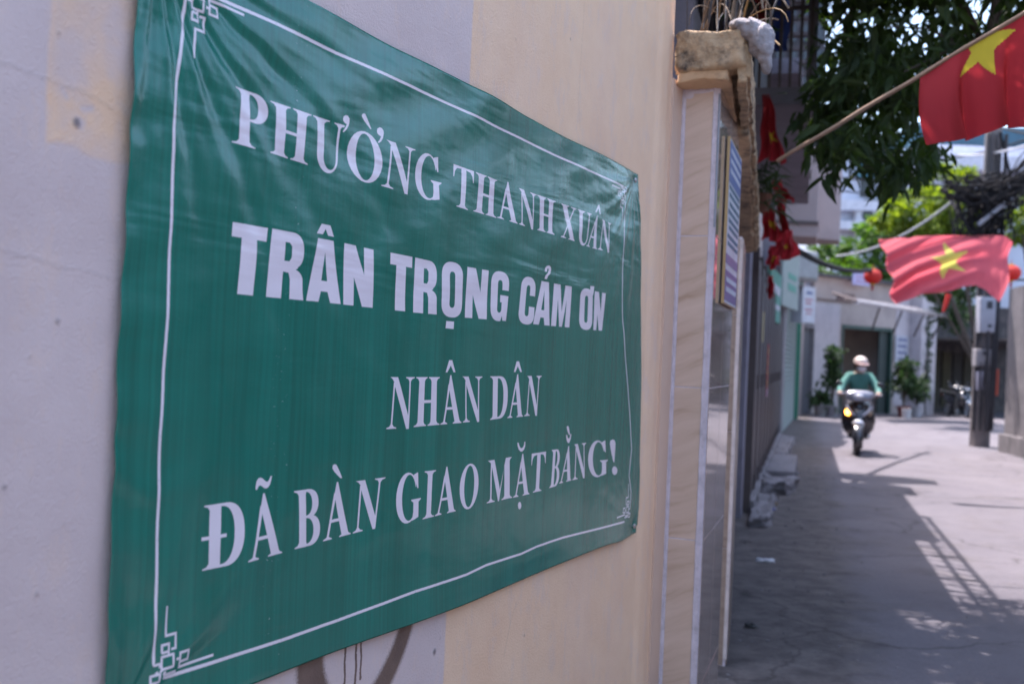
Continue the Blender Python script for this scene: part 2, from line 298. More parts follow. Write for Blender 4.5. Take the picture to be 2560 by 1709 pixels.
GL['N'] = [([(0, 1), (.30, 1), (.80, .22), (.80, -.02), (.74, -.02), (.17, .86), (.17, .9), (.08, .97)], 1), (R(.145, .0, .20, .9), 1), (R(.785, -.02, .84, .97), 1),
           (SL(.0, .36, 0, True, .145, .20), 1), (SL(.64, 1, 1, False, .785, .84), 1)]
GL['A'] = [([(.47, 1.03), (.52, 1.03), (.93, .0), (.68, .0), (.40, .78), (.17, .0), (.11, .0)], 1),
           ([(.405, .76), (.665, .04), (.20, .04)], -1), (R(.22, .30, .60, .355), 1), ([(.38, .85), (.43, .72), (.19, .02), (.13, .02)], 1),
           (SL(.0, .31, 0, True, .14, .19, .06), 1), (SL(.58, 1, 0, True, .70, .90, .07), 1)]
GL['T'] = [(R(.38, 0, .62, 1), 1), (SL(.2, .8, 0, True, .38, .62), 1), (R(.02, .955, .98, 1), 1),
           ([(0, 1), (.3, 1), (.38, .95), (.17, .93), (.07, .84), (.03, .70), (0, .70)], 1), ([(1, 1), (.7, 1), (.62, .95), (.83, .93), (.93, .84), (.97, .70), (1, .70)], 1)]
def bowl(x0, x1, y0, y1, tx, ty, p=2.2):
    o = [(x0, y1)]+[q for q in SE(x0+(x1-x0)*.35, (y0+y1)/2, (x1-x0)*.65, (y1-y0)/2, 90, -90, 20, p)]+[(x0, y0)]
    a0, a1, b0, b1 = x0, x1-tx, y0+ty, y1-ty
    i = [(a0, b1)]+[q for q in SE(a0+(a1-a0)*.3, (b0+b1)/2, (a1-a0)*.7, (b1-b0)/2, 90, -90, 20, p)]+[(a0, b0)]
    return [(o, 1), (i, -1)]
GL['D'] = bowl(.30, 1.0, 0, 1, .25, .045)+[(R(.14, 0, .40, 1), 1), (R(.40, .045, .41, .955), 1), (R(0, 0, .3, .02), 1), (R(0, .98, .3, 1), 1), (SL(0, .45, 0, True, .14, .36), 1), (SL(0, .45, 1, False, .14, .36), 1)]
GL['Q'] = GL['D']+[(R(-.03, .46, .55, .515), 1)]
GL['P'] = bowl(.34, 1.0, .46, 1, .27, .045)+[(R(.17, 0, .45, 1), 1), (SL(.0, .62, 0, True, .17, .45), 1), (SL(.0, .5, 1, False, .17, .45), 1)]
GL['B'] = bowl(.32, .94, .5, 1, .25, .04)+bowl(.32, 1.0, 0, .545, .27, .045)+[(R(.17, 0, .44, 1), 1), (SL(0, .5, 0, True, .17, .44), 1), (SL(0, .5, 1, False, .17, .44), 1)]
GL['O'] = [(SE(.5, .5, .5, .52), 1), (SE(.5, .5, .265, .475), -1)]
GL['U'] = [([(.13, 1), (.13, .32)]+SE(.50, .30, .37, .33, 180, 360, 20)+[(.87, .3), (.87, 1), (.80, 1), (.80, .30)]+SE(.58, .29, .22, .245, 0, -180, 18)+[(.36, 1)], 1),
           (SL(.0, .52, 1, False, .13, .36), 1), (SL(.66, 1, 1, False, .80, .87), 1)]
GL['X'] = [([(.06, 1), (.36, 1), (.96, 0), (.66, 0)], 1), ([(.84, 1), (.91, 1), (.17, 0), (.10, 0)], 1), (SL(.0, .5, 1, False, .06, .34, .05), 1), (SL(.62, 1, 1, False, .82, .9, .05), 1),
           (SL(0, .36, 0, True, .1, .18, .05), 1), (SL(.52, 1, 0, True, .68, .95, .05), 1)]
GL['M'] = [([(0, 1), (.26, 1), (.50, .26), (.74, 1), (1, 1), (.92, .95), (.90, .9), (.90, .05), (.68, .05), (.68, .84), (.47, -.01), (.43, -.01), (.17, .84), (.17, .05), (.12, .05), (.12, .93)], 1),
           (SL(.0, .30, 0, True, .12, .17), 1), (SL(.57, 1, 0, True, .68, .90), 1)]
GL['G'] = [(SE(.46, .5, .46, .52), 1), (SE(.52, .5, .29, .475), -1), (R(.80, .28, 1.1, .80), -1), ([(.58, .42), (1, .42), (1, .70), (.55, .70)], -1),
           ([(.84, 1.0), (.87, 1.0), (.89, .67), (.85, .67), (.76, .84), (.66, .93), (.72, .97)], 1), ([(.60, .45), (1, .45), (1, .43), (.90, .38), (.90, .06), (.72, .02), (.62, .01), (.66, .08), (.69, .2), (.69, .38), (.60, .43)], 1)]
def rs(x0, x1, y0, y1, rx, ry, p=2.4):                   # round-ended slot
    return SE(x1-rx, y1-ry, rx, ry, 0, 90, 8, p)+SE(x0+rx, y1-ry, rx, ry, 90, 180, 8, p)+SE(x0+rx, y0+ry, rx, ry, 180, 270, 8, p)+SE(x1-rx, y0+ry, rx, ry, 270, 360, 8, p)
GL['t'] = [(R(.27, 0, .71, 1), 1), (R(0, .80, 1, 1), 1)]
GL['n'] = [(R(0, 0, .33, 1), 1), (R(.67, 0, 1, 1), 1), ([(0, 1), (.38, 1), (1, 0), (.62, 0)], 1)]
GL['a'] = [([(.27, 1), (.73, 1), (1, 0), (.68, 0), (.60, .17), (.40, .17), (.34, 0), (0, 0)], 1), ([(.50, .80), (.59, .34), (.41, .34)], -1)]
GL['r'] = [([(0, 0), (0, 1), (.55, 1)]+SE(.60, .73, .36, .27, 90, -60, 12, 2.4)+[(.80, .47)]+SE(.62, .30, .34, .16, 70, 0, 8)+[(.97, .15), (1.0, 0), (.62, 0), (.60, .3), (.55, .39), (.40, .4), (.40, 0)], 1),
           ([(.40, .84), (.52, .84), (.60, .79), (.60, .62), (.54, .56), (.40, .56)], -1)]
GL['o'] = [(rs(0, 1, -.02, 1.02, .5, .26), 1), (rs(.37, .63, .16, .84, .13, .09), -1)]
GL['c'] = [(rs(0, 1, -.02, 1.02, .5, .26), 1), (rs(.38, .63, .16, .84, .125, .09), -1), (R(.5, .38, 1.05, .62), -1)]
GL['g'] = [(rs(0, 1, -.02, 1.02, .5, .26), 1), (rs(.38, .64, .16, .84, .13, .09), -1), (R(.5, .53, 1.05, .64), -1), (R(.64, .0, 1.0, .53), 1), (R(.54, .38, 1.0, .53), 1), ([(.62, -.03), (.64, .0), (.70, .1), (.78, -.03)], -1)]
GL['m'] = [([(0, 0), (0, 1), (.36, 1), (.50, .35), (.64, 1), (1, 1), (1, 0), (.74, 0), (.74, .66), (.58, 0), (.42, 0), (.26, .66), (.26, 0)], 1)]
def put(P, ch, q):
    TL, TR, BR, BL = [Vector(v) for v in q]
    for poly, sg in GL[ch]:
        P.poly([(BL*(1-u)+BR*u)*(1-v)+(TL*(1-u)+TR*u)*v for u, v in poly], sg)
def line_text(P, txt, x0, y0, h, w, gap=.18, flip=1):    # run of unit-box capitals, used on small signs
    M = {'Đ': 'Q', 'Â': 'A', 'Ă': 'A'}
    for c in txt:
        if c != ' ':
            k = M.get(c, c); 
            if k in GL: put(P, k, [(x0, y0+h), (x0+flip*w, y0+h), (x0+flip*w, y0), (x0, y0)])
        x0 += flip*w*(1+gap)

# ------------------------------------------------------------------ ground
def ground_mat():
    m, nt, b = new_mat('alley_concrete')
    tc = N(nt, 'ShaderNodeTexCoord')
    def ramp(src, p0, p1, c0, c1):
        r = N(nt, 'ShaderNodeValToRGB'); r.color_ramp.elements[0].position = p0; r.color_ramp.elements[1].position = p1
        r.color_ramp.elements[0].color = (*c0, 1); r.color_ramp.elements[1].color = (*c1, 1); nt.links.new(src, r.inputs[0]); return r.outputs[0]
    def nz(s, d=8, r=.7): n = N(nt, 'ShaderNodeTexNoise', Scale=s, Detail=d, Roughness=r); nt.links.new(tc.outputs['Object'], n.inputs['Vector']); return n.outputs[0]
    base = ramp(nz(.9), .35, .68, (.102, .091, .105), (.162, .145, .162))
    fine = ramp(nz(70, 4), .3, .7, (.80, .80, .80), (1.08, 1.08, 1.08))
    mx = N(nt, 'ShaderNodeMix', data_type='RGBA', blend_type='MULTIPLY'); mx.inputs[0].default_value = 1; nt.links.new(base, mx.inputs[6]); nt.links.new(fine, mx.inputs[7])
    # silt and earth lying along the foot of the left-hand walls
    mp = N(nt, 'ShaderNodeMapping'); mp.inputs['Rotation'].default_value = (0, 0, math.radians(15.0)); nt.links.new(tc.outputs['Object'], mp.inputs[0])
    sx = N(nt, 'ShaderNodeSeparateXYZ'); nt.links.new(mp.outputs[0], sx.inputs[0])
    mr = N(nt, 'ShaderNodeMapRange'); mr.inputs['From Min'].default_value = .55; mr.inputs['From Max'].default_value = -.35; nt.links.new(sx.outputs[0], mr.inputs[0])
    ad = N(nt, 'ShaderNodeMath', operation='ADD'); nt.links.new(mr.outputs[0], ad.inputs[0]); nt.links.new(nz(1.6, 9, .75), ad.inputs[1])
    msk = ramp(ad.outputs[0], .50, .80, (0, 0, 0), (.9, .9, .9))
    dc = ramp(nz(5, 8, .7), .38, .62, (.048, .038, .036), (.125, .104, .098))
    m2 = N(nt, 'ShaderNodeMix', data_type='RGBA'); nt.links.new(msk, m2.inputs[0]); nt.links.new(mx.outputs[2], m2.inputs[6]); nt.links.new(dc, m2.inputs[7])
    st = ramp(nz(.45, 7, .65), .54, .62, (1, 1, 1), (.76, .75, .77))
    m3 = N(nt, 'ShaderNodeMix', data_type='RGBA', blend_type='MULTIPLY'); m3.inputs[0].default_value = 1; nt.links.new(m2.outputs[2], m3.inputs[6]); nt.links.new(st, m3.inputs[7])
    wv = N(nt, 'ShaderNodeTexNoise', Scale=1.1, Detail=5); nt.links.new(tc.outputs['Object'], wv.inputs['Vector'])
    wm_ = N(nt, 'ShaderNodeVectorMath', operation='SCALE'); wm_.inputs['Scale'].default_value = 1.3; nt.links.new(wv.outputs['Color'], wm_.inputs[0])
    wa_ = N(nt, 'ShaderNodeVectorMath', operation='ADD'); nt.links.new(wm_.outputs[0], wa_.inputs[0]); nt.links.new(tc.outputs['Object'], wa_.inputs[1])
    vo = N(nt, 'ShaderNodeTexVoronoi', feature='DISTANCE_TO_EDGE'); vo.inputs['Scale'].default_value = .42; nt.links.new(wa_.outputs[0], vo.inputs['Vector'])
    ck = ramp(vo.outputs['Distance'], .0, .010, (.50, .48, .48), (1, 1, 1))
    sp_ = ramp(nz(7, 6, .75), .62, .70, (1, 1, 1), (.66, .64, .66))
    m4 = N(nt, 'ShaderNodeMix', data_type='RGBA', blend_type='MULTIPLY'); m4.inputs[0].default_value = 1; nt.links.new(m3.outputs[2], m4.inputs[6]); nt.links.new(ck, m4.inputs[7])
    m5 = N(nt, 'ShaderNodeMix', data_type='RGBA', blend_type='MULTIPLY'); m5.inputs[0].default_value = 1; nt.links.new(m4.outputs[2], m5.inputs[6]); nt.links.new(sp_, m5.inputs[7])
    nt.links.new(m5.outputs[2], b.inputs['Base Color']); b.inputs['Roughness'].default_value = .88
    bp = N(nt, 'ShaderNodeBump', Strength=.8, Distance=.014); nt.links.new(nz(26, 9, .7), bp.inputs['Height']); nt.links.new(bp.outputs[0], b.inputs['Normal'])
    return m
g = MB()
xs = [-400, -60, -10]+[i*.5-8 for i in range(0, 56)]+[60, 400]
ys = [-400, -60, -8]+[i*.5-6 for i in range(0, 100)]+[80, 400]
for y in ys:
    for x in xs:
        h = 0.0
        if -8 < x < 20 and -6 < y < 44: h = .012*fbm(x*.5, y*.5)+.006*fbm(x*1.7, y*1.7, 4)
        g.v.append((x, y, h))
nx = len(xs)
for j in range(len(ys)-1):
    for i in range(nx-1): g.f.append((j*nx+i, j*nx+i+1, (j+1)*nx+i+1, (j+1)*nx+i)); g.m.append(0)
tag(g.build('ground', ground_mat(), smooth=True), 'pale grey concrete alley surface with silt along the left wall', kind='structure')

# ------------------------------------------------------------------ plaster wall with the banner
PW = Print(-.2, .3, 3.9, 3.0, 380); PGf = Print(-.2, .3, 3.9, 3.0, 380); PCr = Print(-.2, .3, 3.9, 3.0, 380)
PW.poly([(-1, 0), (2.212, 0), (2.214, .7), (2.209, 1.5), (2.213, 2.3), (2.21, 3.2), (-1, 3.2)])       # white paint
PW.poly([(1.024, 3.1), (1.03, 2.4), (1.027, 2.05), (1.03, 1.90), (1.026, 1.80), (1.030, 1.708), (1.05, 1.713), (1.075, 1.714), (1.10, 1.704), (1.14, 1.702), (1.20, 1.708), (1.3, 1.72), (1.3, 3.1)], -1)
PW.stroke([(1.05, 1.79), (1.063, 1.772)], .006); PW.stroke([(1.085, 1.765), (1.108, 1.772)], .009); PW.stroke([(1.078, 1.75), (1.092, 1.742)], .016)
yy, xx = np.mgrid[0:PW.h, 0:PW.w]; X_ = PW.x0+xx/PW.k; Z_ = PW.y0+yy/PW.k
inp = (X_ > 1.024) & (X_ < 1.3) & (Z_ > 1.70) & (PW.a < .5)
n1_ = blur(np.random.rand(PW.h, PW.w).astype(np.float32), 9, 3); n1_ = (n1_-n1_.mean())/n1_.std()
n2_ = blur(np.random.rand(PW.h, PW.w).astype(np.float32), 2, 2); n2_ = (n2_-n2_.mean())/n2_.std()
rem = np.clip(.60+.16*n1_+.10*n2_-.35*np.exp(-(X_-1.026)/.02)-.30*np.exp(-np.abs(Z_-1.72)/.025), 0, .8)     # rubbed remains of white over the cream patch
PW.a = np.where(inp, rem, PW.a).astype(np.float32)
PW.a = blur(PW.a, 1, 1)
# sprayed ring under the banner and three drips
ring = [(1.675, .90), (1.672, .84), (1.690, .79), (1.735, .745), (1.80, .715), (1.87, .712), (1.93, .738), (1.985, .785), (2.020, .83), (2.038, .87), (2.03, .93), (1.97, .99), (1.85, 1.02), (1.74, .99), (1.69, .94)]
from mathutils.geometry import interpolate_bezier
rr = []
for i in range(len(ring)):
    p0, p1, p2, p3 = [Vector(ring[(i+k-1) % len(ring)]) for k in range(4)]
    for t in range(6):
        t /= 6; rr.append(.5*((2*p1)+(p2-p0)*t+(2*p0-5*p1+4*p2-p3)*t*t+(3*p1-p0-3*p2+p3)*t**3))
PGf.stroke(rr, .050, closed=True); PGf.stroke([(1.700, .95), (1.697, .84), (1.715, .79), (1.755, .75), (1.82, .722)], .052); PGf.a = blur(PGf.a, 5, 2)
for x, z, w in ((1.803, .788, .0062), (1.8435, .777, .0068), (1.862, .784, .006)):
    pts = [(x-.004+.0015*math.sin(k*1.7+x*50)+.0035*k/8, .90-(.90-z)*k/8) for k in range(9)]
    PGf.stroke(pts, w); PGf.poly(SE(pts[-1][0], z, w*.62, w*.8))
def crack(P, pts, w=.0022, amp=.004):
    o = []
    for i in range(len(pts)-1):
        a, b = Vector(pts[i]), Vector(pts[i+1])
        for k in range(10):
            q = a.lerp(b, k/10); o.append((q.x, q.y+amp*fbm(q.x*25, q.y*25)))
    P.stroke(o, w, .8)
crack(PCr, [(.85, 1.808), (.954, 1.797), (1.016, 1.794), (1.105, 1.790), (1.15, 1.775)], .0016)
crack(PCr, [(.85, 1.57), (.967, 1.557), (1.043, 1.549), (1.165, 1.536), (1.3, 1.53)], .0014)
crack(PCr, [(2.60, .80), (2.57, .76), (2.53, .66)], .0016); crack(PCr, [(2.9, 2.6), (2.88, 2.2), (2.9, 2.1)], .0012)
for x, z, r in ((1.0791, 1.7463, .0065), (1.043, 1.86, .003), (.96, 1.76, .002), (1.063, 1.47, .003), (2.165, .768, .007), (2.19, .795, .002), (1.02, 1.42, .0025), (1.09, 1.19, .002), (.99, 1.25, .003), (1.05, 1.10, .0025), (1.1, 1.06, .002), (2.66, .70, .003), (2.45, 2.25, .002), (2.8, 2.35, .003)):
    PCr.poly(SE(x, z, r, r*(1.0+.4*math.sin(x*90))), 1.0)
for i in range(90):
    x = random.uniform(.3, 3.85); z = random.uniform(.4, 2.9); r = random.uniform(.0006, .0018); PCr.poly(SE(x, z, r, r*random.uniform(.5, 1.6), n=8), random.uniform(.2, .6))
PCr.a = blur(PCr.a, 1, 1)
im_wall = PW.image('wall_paint_map', (PGf, PCr))
def wall_mat():
    m, nt, b = new_mat('painted_plaster')
    uv = N(nt, 'ShaderNodeUVMap'); tx = N(nt, 'ShaderNodeTexImage'); tx.image = im_wall; tx.extension = 'EXTEND'
    tc = N(nt, 'ShaderNodeTexCoord'); nt.links.new(uv.outputs[0], tx.inputs[0])
    sp = N(nt, 'ShaderNodeSeparateColor'); nt.links.new(tx.outputs[0], sp.inputs[0])
    def nz(s, d=6, r=.65, st=None):
        n = N(nt, 'ShaderNodeTexNoise', Scale=s, Detail=d, Roughness=r)
        if st: mp = N(nt, 'ShaderNodeMapping'); mp.inputs['Scale'].default_value = st; nt.links.new(tc.outputs['Object'], mp.inputs[0]); nt.links.new(mp.outputs[0], n.inputs['Vector'])
        else: nt.links.new(tc.outputs['Object'], n.inputs['Vector'])
        return n.outputs[0]
    def ramp(src, p0, p1, c0, c1):
        r = N(nt, 'ShaderNodeValToRGB'); r.color_ramp.elements[0].position = p0; r.color_ramp.elements[1].position = p1
        r.color_ramp.elements[0].color = (*c0, 1); r.color_ramp.elements[1].color = (*c1, 1); nt.links.new(src, r.inputs[0]); return r.outputs[0]
    def mix(f, a, c, bt='MIX'):
        x = N(nt, 'ShaderNodeMix', data_type='RGBA', blend_type=bt)
        if isinstance(f, float): x.inputs[0].default_value = f
        else: nt.links.new(f, x.inputs[0])
        nt.links.new(a, x.inputs[6])
        if isinstance(c, tuple): x.inputs[7].default_value = (*c, 1)
        else: nt.links.new(c, x.inputs[7])
        return x.outputs[2]
    cream = ramp(nz(3.2, 7), .35, .66, (.80, .525, .345), (.86, .60, .41))
    cream = mix(ramp(nz(1.1, 8, .7, (2.5, 1, .5)), .50, .72, (0, 0, 0), (.28, .28, .28)), cream, (.72, .51, .45))
    white = ramp(nz(4, 7), .33, .67, (.61, .480, .455), (.68, .545, .515))
    col = mix(sp.outputs[0], cream, white)
    # thin sanded remains of white over the cream patch
    col = mix(ramp(nz(14, 9, .8, (1, 1, .4)), .52, .60, (0, 0, 0), (.45, .45, .45)), col, mix(.35, white, cream))
    gm = N(nt, 'ShaderNodeMath', operation='MULTIPLY_ADD'); nt.links.new(nz(260, 3, .7), gm.inputs[0]); gm.inputs[1].default_value = .55; gm.inputs[2].default_value = -.27
    ga = N(nt, 'ShaderNodeMath', operation='ADD'); nt.links.new(sp.outputs[1], ga.inputs[0]); nt.links.new(gm.outputs[0], ga.inputs[1])
    gf = ramp(ga.outputs[0], .18, .58, (0, 0, 0), (.93, .93, .93))
    gc = ramp(nz(8, 5), .4, .6, (.125, .072, .050), (.175, .105, .075))
    col = mix(gf, col, gc)
    dm = ramp(sp.outputs[2], .05, .95, (0, 0, 0), (.85, .85, .85)); col = mix(dm, col, (.17, .14, .14))
    col = mix(ramp(nz(22, 8, .78), .66, .76, (0, 0, 0), (.30, .30, .30)), col, (.33, .27, .28))
    nt.links.new(col, b.inputs['Base Color']); b.inputs['Roughness'].default_value = .78; b.inputs['Specular IOR Level'].default_value = .3
    ha = N(nt, 'ShaderNodeMath', operation='MULTIPLY_ADD'); nt.links.new(sp.outputs[0], ha.inputs[0]); ha.inputs[1].default_value = .25; nt.links.new(nz(180, 6, .6), ha.inputs[2])
    hb = N(nt, 'ShaderNodeMath', operation='MULTIPLY_ADD'); nt.links.new(sp.outputs[2], hb.inputs[0]); hb.inputs[1].default_value = -1.3; nt.links.new(ha.outputs[0], hb.inputs[2])
    hc = N(nt, 'ShaderNodeMath', operation='MULTIPLY_ADD'); nt.links.new(nz(9, 5, .6), hc.inputs[0]); hc.inputs[1].default_value = 2.2; nt.links.new(hb.outputs[0], hc.inputs[2])
    bp = N(nt, 'ShaderNodeBump', Strength=.65, Distance=.0028); nt.links.new(hc.outputs[0], bp.inputs['Height']); nt.links.new(bp.outputs[0], b.inputs['Normal'])
    return m
M_WALL = wall_mat()
WALL_TOP = 3.75
t_wall = thing('plaster_wall', 'cream and white painted plaster wall that carries the green banner', 'wall', M=WM)
def grid_obj(name, s0, s1, z0, z1, ns, nz_, fn, mat, parent, uvmap=None, close=None):
    V = []; F = []; UV = []
    for j in range(nz_+1):
        for i in range(ns+1):
            s_ = s0+(s1-s0)*i/ns; z_ = z0+(z1-z0)*j/nz_
            V.append(fn(s_, z_)); UV.append((s_, z_))
    for j in range(nz_):
        for i in range(ns): F.append((j*(ns+1)+i, j*(ns+1)+i+1, (j+1)*(ns+1)+i+1, (j+1)*(ns+1)+i))
    me = bpy.data.meshes.new(name); me.from_pydata(V, [], F); me.materials.append(mat)
    u = me.uv_layers.new(name='UVMap')
    for l in me.loops:
        a, b_ = UV[l.vertex_index]
        if uvmap: a, b_ = uvmap(a, b_)
        u.data[l.index].uv = (a, b_)
    me.polygons.foreach_set('use_smooth', [True]*len(me.polygons))
    o = bpy.data.objects.new(name, me); COL.objects.link(o); o.parent = parent; return o
def wallface(s_, z_):
    n = .0025*fbm(s_*1.5, z_*1.5)+.001*fbm(s_*6, z_*6, 2)
    # flat pilaster band and shallow groove before the gate pillar
    if s_ > 3.56: n += .010*(1/(1+math.exp(-(s_-3.585)/.006)))
    if s_ > 3.62: n -= .014*(1/(1+math.exp(-(s_-3.70)/.010)))
    return (s_, n, z_)
face = grid_obj('plaster_face', -3.0, 3.765, -.05, WALL_TOP, 500, 140, wallface, M_WALL, t_wall, lambda a, b_: ((a+.2)/4.1, (b_-.3)/2.7))
wb = MB(); wb.bb((-3.0, -.24, -.05), (3.762, -.012, WALL_TOP-.01)); wb.build('masonry_core', pm('wall_core', (.6, .42, .33)), t_wall)
wc = MB(); wc.bb((-3.05, -.28, WALL_TOP), (3.80, .05, WALL_TOP+.09)); wc.build('coping', pm('coping_stone', (.4, .36, .33), rough=.9, bump=.3), t_wall, bevel=.01)

# ------------------------------------------------------------------ the green banner
PB = Print(1.15, .83, 3.6, 2.10, 1150)
for ch, q in LETTERS: put(PB, ch, q)
for a in ACCENTS: PB.poly(a)
fl = [(1.2775, 2.005), (1.276, 1.95), (1.266, 1.8488), (1.2629, 1.777), (1.2672, 1.666), (1.2696, 1.5038), (1.2665, 1.3025), (1.2692, 1.2347), (1.2701, 1.1424), (1.2738, .9533)]
fb = [(1.30, .9260), (1.5915, .9196), (1.766, .9202), (1.9325, .9226), (2.0567, .925), (2.1468, .924), (2.295, .9231), (2.4019, .9284), (2.6101, .9255), (2.7102, .9305), (2.8869, .931), (3.0225, .9265), (3.4215, .9133)]
fr = [(3.309, 1.960), (3.3067, 1.9035), (3.3048, 1.8135), (3.3103, 1.6689), (3.3274, 1.5794), (3.3444, 1.5357), (3.405, 1.3598), (3.4431, 1.2399), (3.4687, 1.1485), (3.4564, 1.0592), (3.4814, 1.0087), (3.4782, .965)]
ft = [(1.315, 2.003), (1.4965, 2.0059), (1.6803, 2.0046), (1.944, 2.0083), (2.2841, 2.0088), (2.5008, 2.007), (2.7643, 2.0058), (3.226, 2.0082), (3.285, 2.0075)]
LW = .0058
for l in (fl, fb, fr, ft): PB.stroke(l, LW)
def orn(cx, cy, sx, sy, kx=.8, ky=.6):                         # fret ornament in a frame corner (cx, cy = where the frame lines would meet)
    def S(pts, closed=False): PB.stroke([(cx+sx*x*kx, cy+sy*y*ky) for x, y in pts], .0042, closed=closed)
    a = .0135
    S([(-.006, -.006), (.016, -.006), (.016, .014), (-.006, .014)], True)
    S([(.005, .016), (.012, .020)])
    S([(.0, .040), (.016, .040), (.016, .030)]); S([(.0, .040), (0, .08)])
    S([(.020, .024), (.050, .024), (.050, .056), (.020, .056)], True)
    S([(.024, .014), (.030, .008), (.060, .008)]); S([(.016, .018), (.024, .024)]); S([(.028, .018), (.028, .000), (.07, .000)])
    S([(.020, .066), (.038, .066), (.038, .086), (.020, .086)], True); S([(.038, .056), (.038, .066)])
    S([(.044, .070), (.056, .070), (.056, .108), (.030, .108), (.030, .185)])
    S([(.058, .040), (.066, .040)]); S([(.068, .030), (.092, .030), (.092, .054), (.068, .054)], True)
    S([(.068, .030), (.068, .016), (.170, .016)])
orn(1.2738, .926, 1, 1); orn(1.2775, 2.005, 1, -1); orn(3.478, .926, -1, 1); orn(3.309, 2.005, -1, -1)
im_ban = PB.image('banner_print')
def banner_mat():
    m, nt, b = new_mat('green_vinyl')
    uv = N(nt, 'ShaderNodeUVMap'); tx = N(nt, 'ShaderNodeTexImage'); tx.image = im_ban; nt.links.new(uv.outputs[0], tx.inputs[0])
    tc = N(nt, 'ShaderNodeTexCoord')
    def nz(s, st, d=5, r=.6):
        n = N(nt, 'ShaderNodeTexNoise', Scale=s, Detail=d, Roughness=r); mp = N(nt, 'ShaderNodeMapping'); mp.inputs['Scale'].default_value = st
        nt.links.new(tc.outputs['Object'], mp.inputs[0]); nt.links.new(mp.outputs[0], n.inputs['Vector']); return n.outputs[0]
    def ramp(src, p0, p1, c0, c1):
        r = N(nt, 'ShaderNodeValToRGB'); r.color_ramp.elements[0].position = p0; r.color_ramp.elements[1].position = p1
        r.color_ramp.elements[0].color = (*c0, 1); r.color_ramp.elements[1].color = (*c1, 1); nt.links.new(src, r.inputs[0]); return r.outputs[0]
    g1 = ramp(nz(1, (9, 1, .8), 5), .36, .64, (.0030, .136, .096), (.0058, .168, .121))   # printed in faint vertical bands
    g2 = ramp(nz(1, (120, 1, 1.2), 2), .3, .7, (.86, .86, .86), (1.14, 1.14, 1.14))
    mg = N(nt, 'ShaderNodeMix', data_type='RGBA', blend_type='MULTIPLY'); mg.inputs[0].default_value = 1; nt.links.new(g1, mg.inputs[6]); nt.links.new(g2, mg.inputs[7])
    sp = N(nt, 'ShaderNodeSeparateColor'); nt.links.new(tx.outputs[0], sp.inputs[0])
    mx = N(nt, 'ShaderNodeMix', data_type='RGBA'); nt.links.new(sp.outputs[0], mx.inputs[0]); nt.links.new(mg.outputs[2], mx.inputs[6]); mx.inputs[7].default_value = (.80, .71, .75, 1)
    # scuffs along an old fold and dust
    sc = ramp(nz(1, (90, 1, 150), 3, .7), .655, .70, (0, 0, 0), (1, 1, 1))
    fo = N(nt, 'ShaderNodeSeparateXYZ'); nt.links.new(tc.outputs['Object'], fo.inputs[0])
    wob = N(nt, 'ShaderNodeMath', operation='MULTIPLY_ADD'); nt.links.new(nz(2.5, (1, 1, 1), 3), wob.inputs[0]); wob.inputs[1].default_value = .22; nt.links.new(fo.outputs[0], wob.inputs[2])
    d1 = N(nt, 'ShaderNodeMath', operation='SUBTRACT'); nt.links.new(wob.outputs[0], d1.inputs[0]); d1.inputs[1].default_value = 1.66
    d2 = N(nt, 'ShaderNodeMath', operation='ABSOLUTE'); nt.links.new(d1.outputs[0], d2.inputs[0])
    d3 = ramp(d2.outputs[0], .0, .028, (.75, .75, .75), (.03, .03, .03))
    ms = N(nt, 'ShaderNodeMath', operation='MULTIPLY'); nt.links.new(sc, ms.inputs[0]); nt.links.new(d3, ms.inputs[1])
    mz = N(nt, 'ShaderNodeMix', data_type='RGBA'); nt.links.new(ms.outputs[0], mz.inputs[0]); nt.links.new(mx.outputs[2], mz.inputs[6]); mz.inputs[7].default_value = (.60, .70, .72, 1)
    dd = ramp(nz(5, (1, 1, .6), 8, .7), .50, .78, (0, 0, 0), (.09, .09, .09))
    md = N(nt, 'ShaderNodeMix', data_type='RGBA'); nt.links.new(dd, md.inputs[0]); nt.links.new(mz.outputs[2], md.inputs[6]); md.inputs[7].default_value = (.16, .15, .14, 1)
    nt.links.new(md.outputs[2], b.inputs['Base Color'])
    rr_ = N(nt, 'ShaderNodeMapRange'); rr_.inputs['To Min'].default_value = .15; rr_.inputs['To Max'].default_value = .30; nt.links.new(nz(7, (1, 1, 1), 6), rr_.inputs[0])
    nt.links.new(rr_.outputs[0], b.inputs['Roughness']); b.inputs['Specular IOR Level'].default_value = .45; b.inputs['Coat Weight'].default_value = .35; b.inputs['Coat Roughness'].default_value = .12
    w1 = nz(1, (30, 1, 620), 2); w2 = nz(1, (520, 1, 20), 2)
    wa = N(nt, 'ShaderNodeMath', operation='ADD'); nt.links.new(w1, wa.inputs[0]); nt.links.new(w2, wa.inputs[1])
    b1 = N(nt, 'ShaderNodeBump', Strength=.30, Distance=.0006); nt.links.new(wa.outputs[0], b1.inputs['Height'])
    cr_ = nz(1, (16, 1, 24), 8, .62)
    b2 = N(nt, 'ShaderNodeBump', Strength=.16, Distance=.006); nt.links.new(cr_, b2.inputs['Height']); nt.links.new(b1.outputs[0], b2.inputs['Normal'])
    mp3 = N(nt, 'ShaderNodeMapping'); mp3.inputs['Rotation'].default_value = (0, math.radians(-24), 0); mp3.inputs['Scale'].default_value = (1.3, 1, 8.5)
    n3 = N(nt, 'ShaderNodeTexNoise', Scale=1.0, Detail=3, Roughness=.5, Distortion=.5); nt.links.new(tc.outputs['Object'], mp3.inputs[0]); nt.links.new(mp3.outputs[0], n3.inputs['Vector'])
    up = N(nt, 'ShaderNodeMapRange'); up.inputs['From Min'].default_value = 1.35; up.inputs['From Max'].default_value = 1.95; up.inputs['To Min'].default_value = .10; up.inputs['To Max'].default_value = .42; nt.links.new(fo.outputs[2], up.inputs[0])
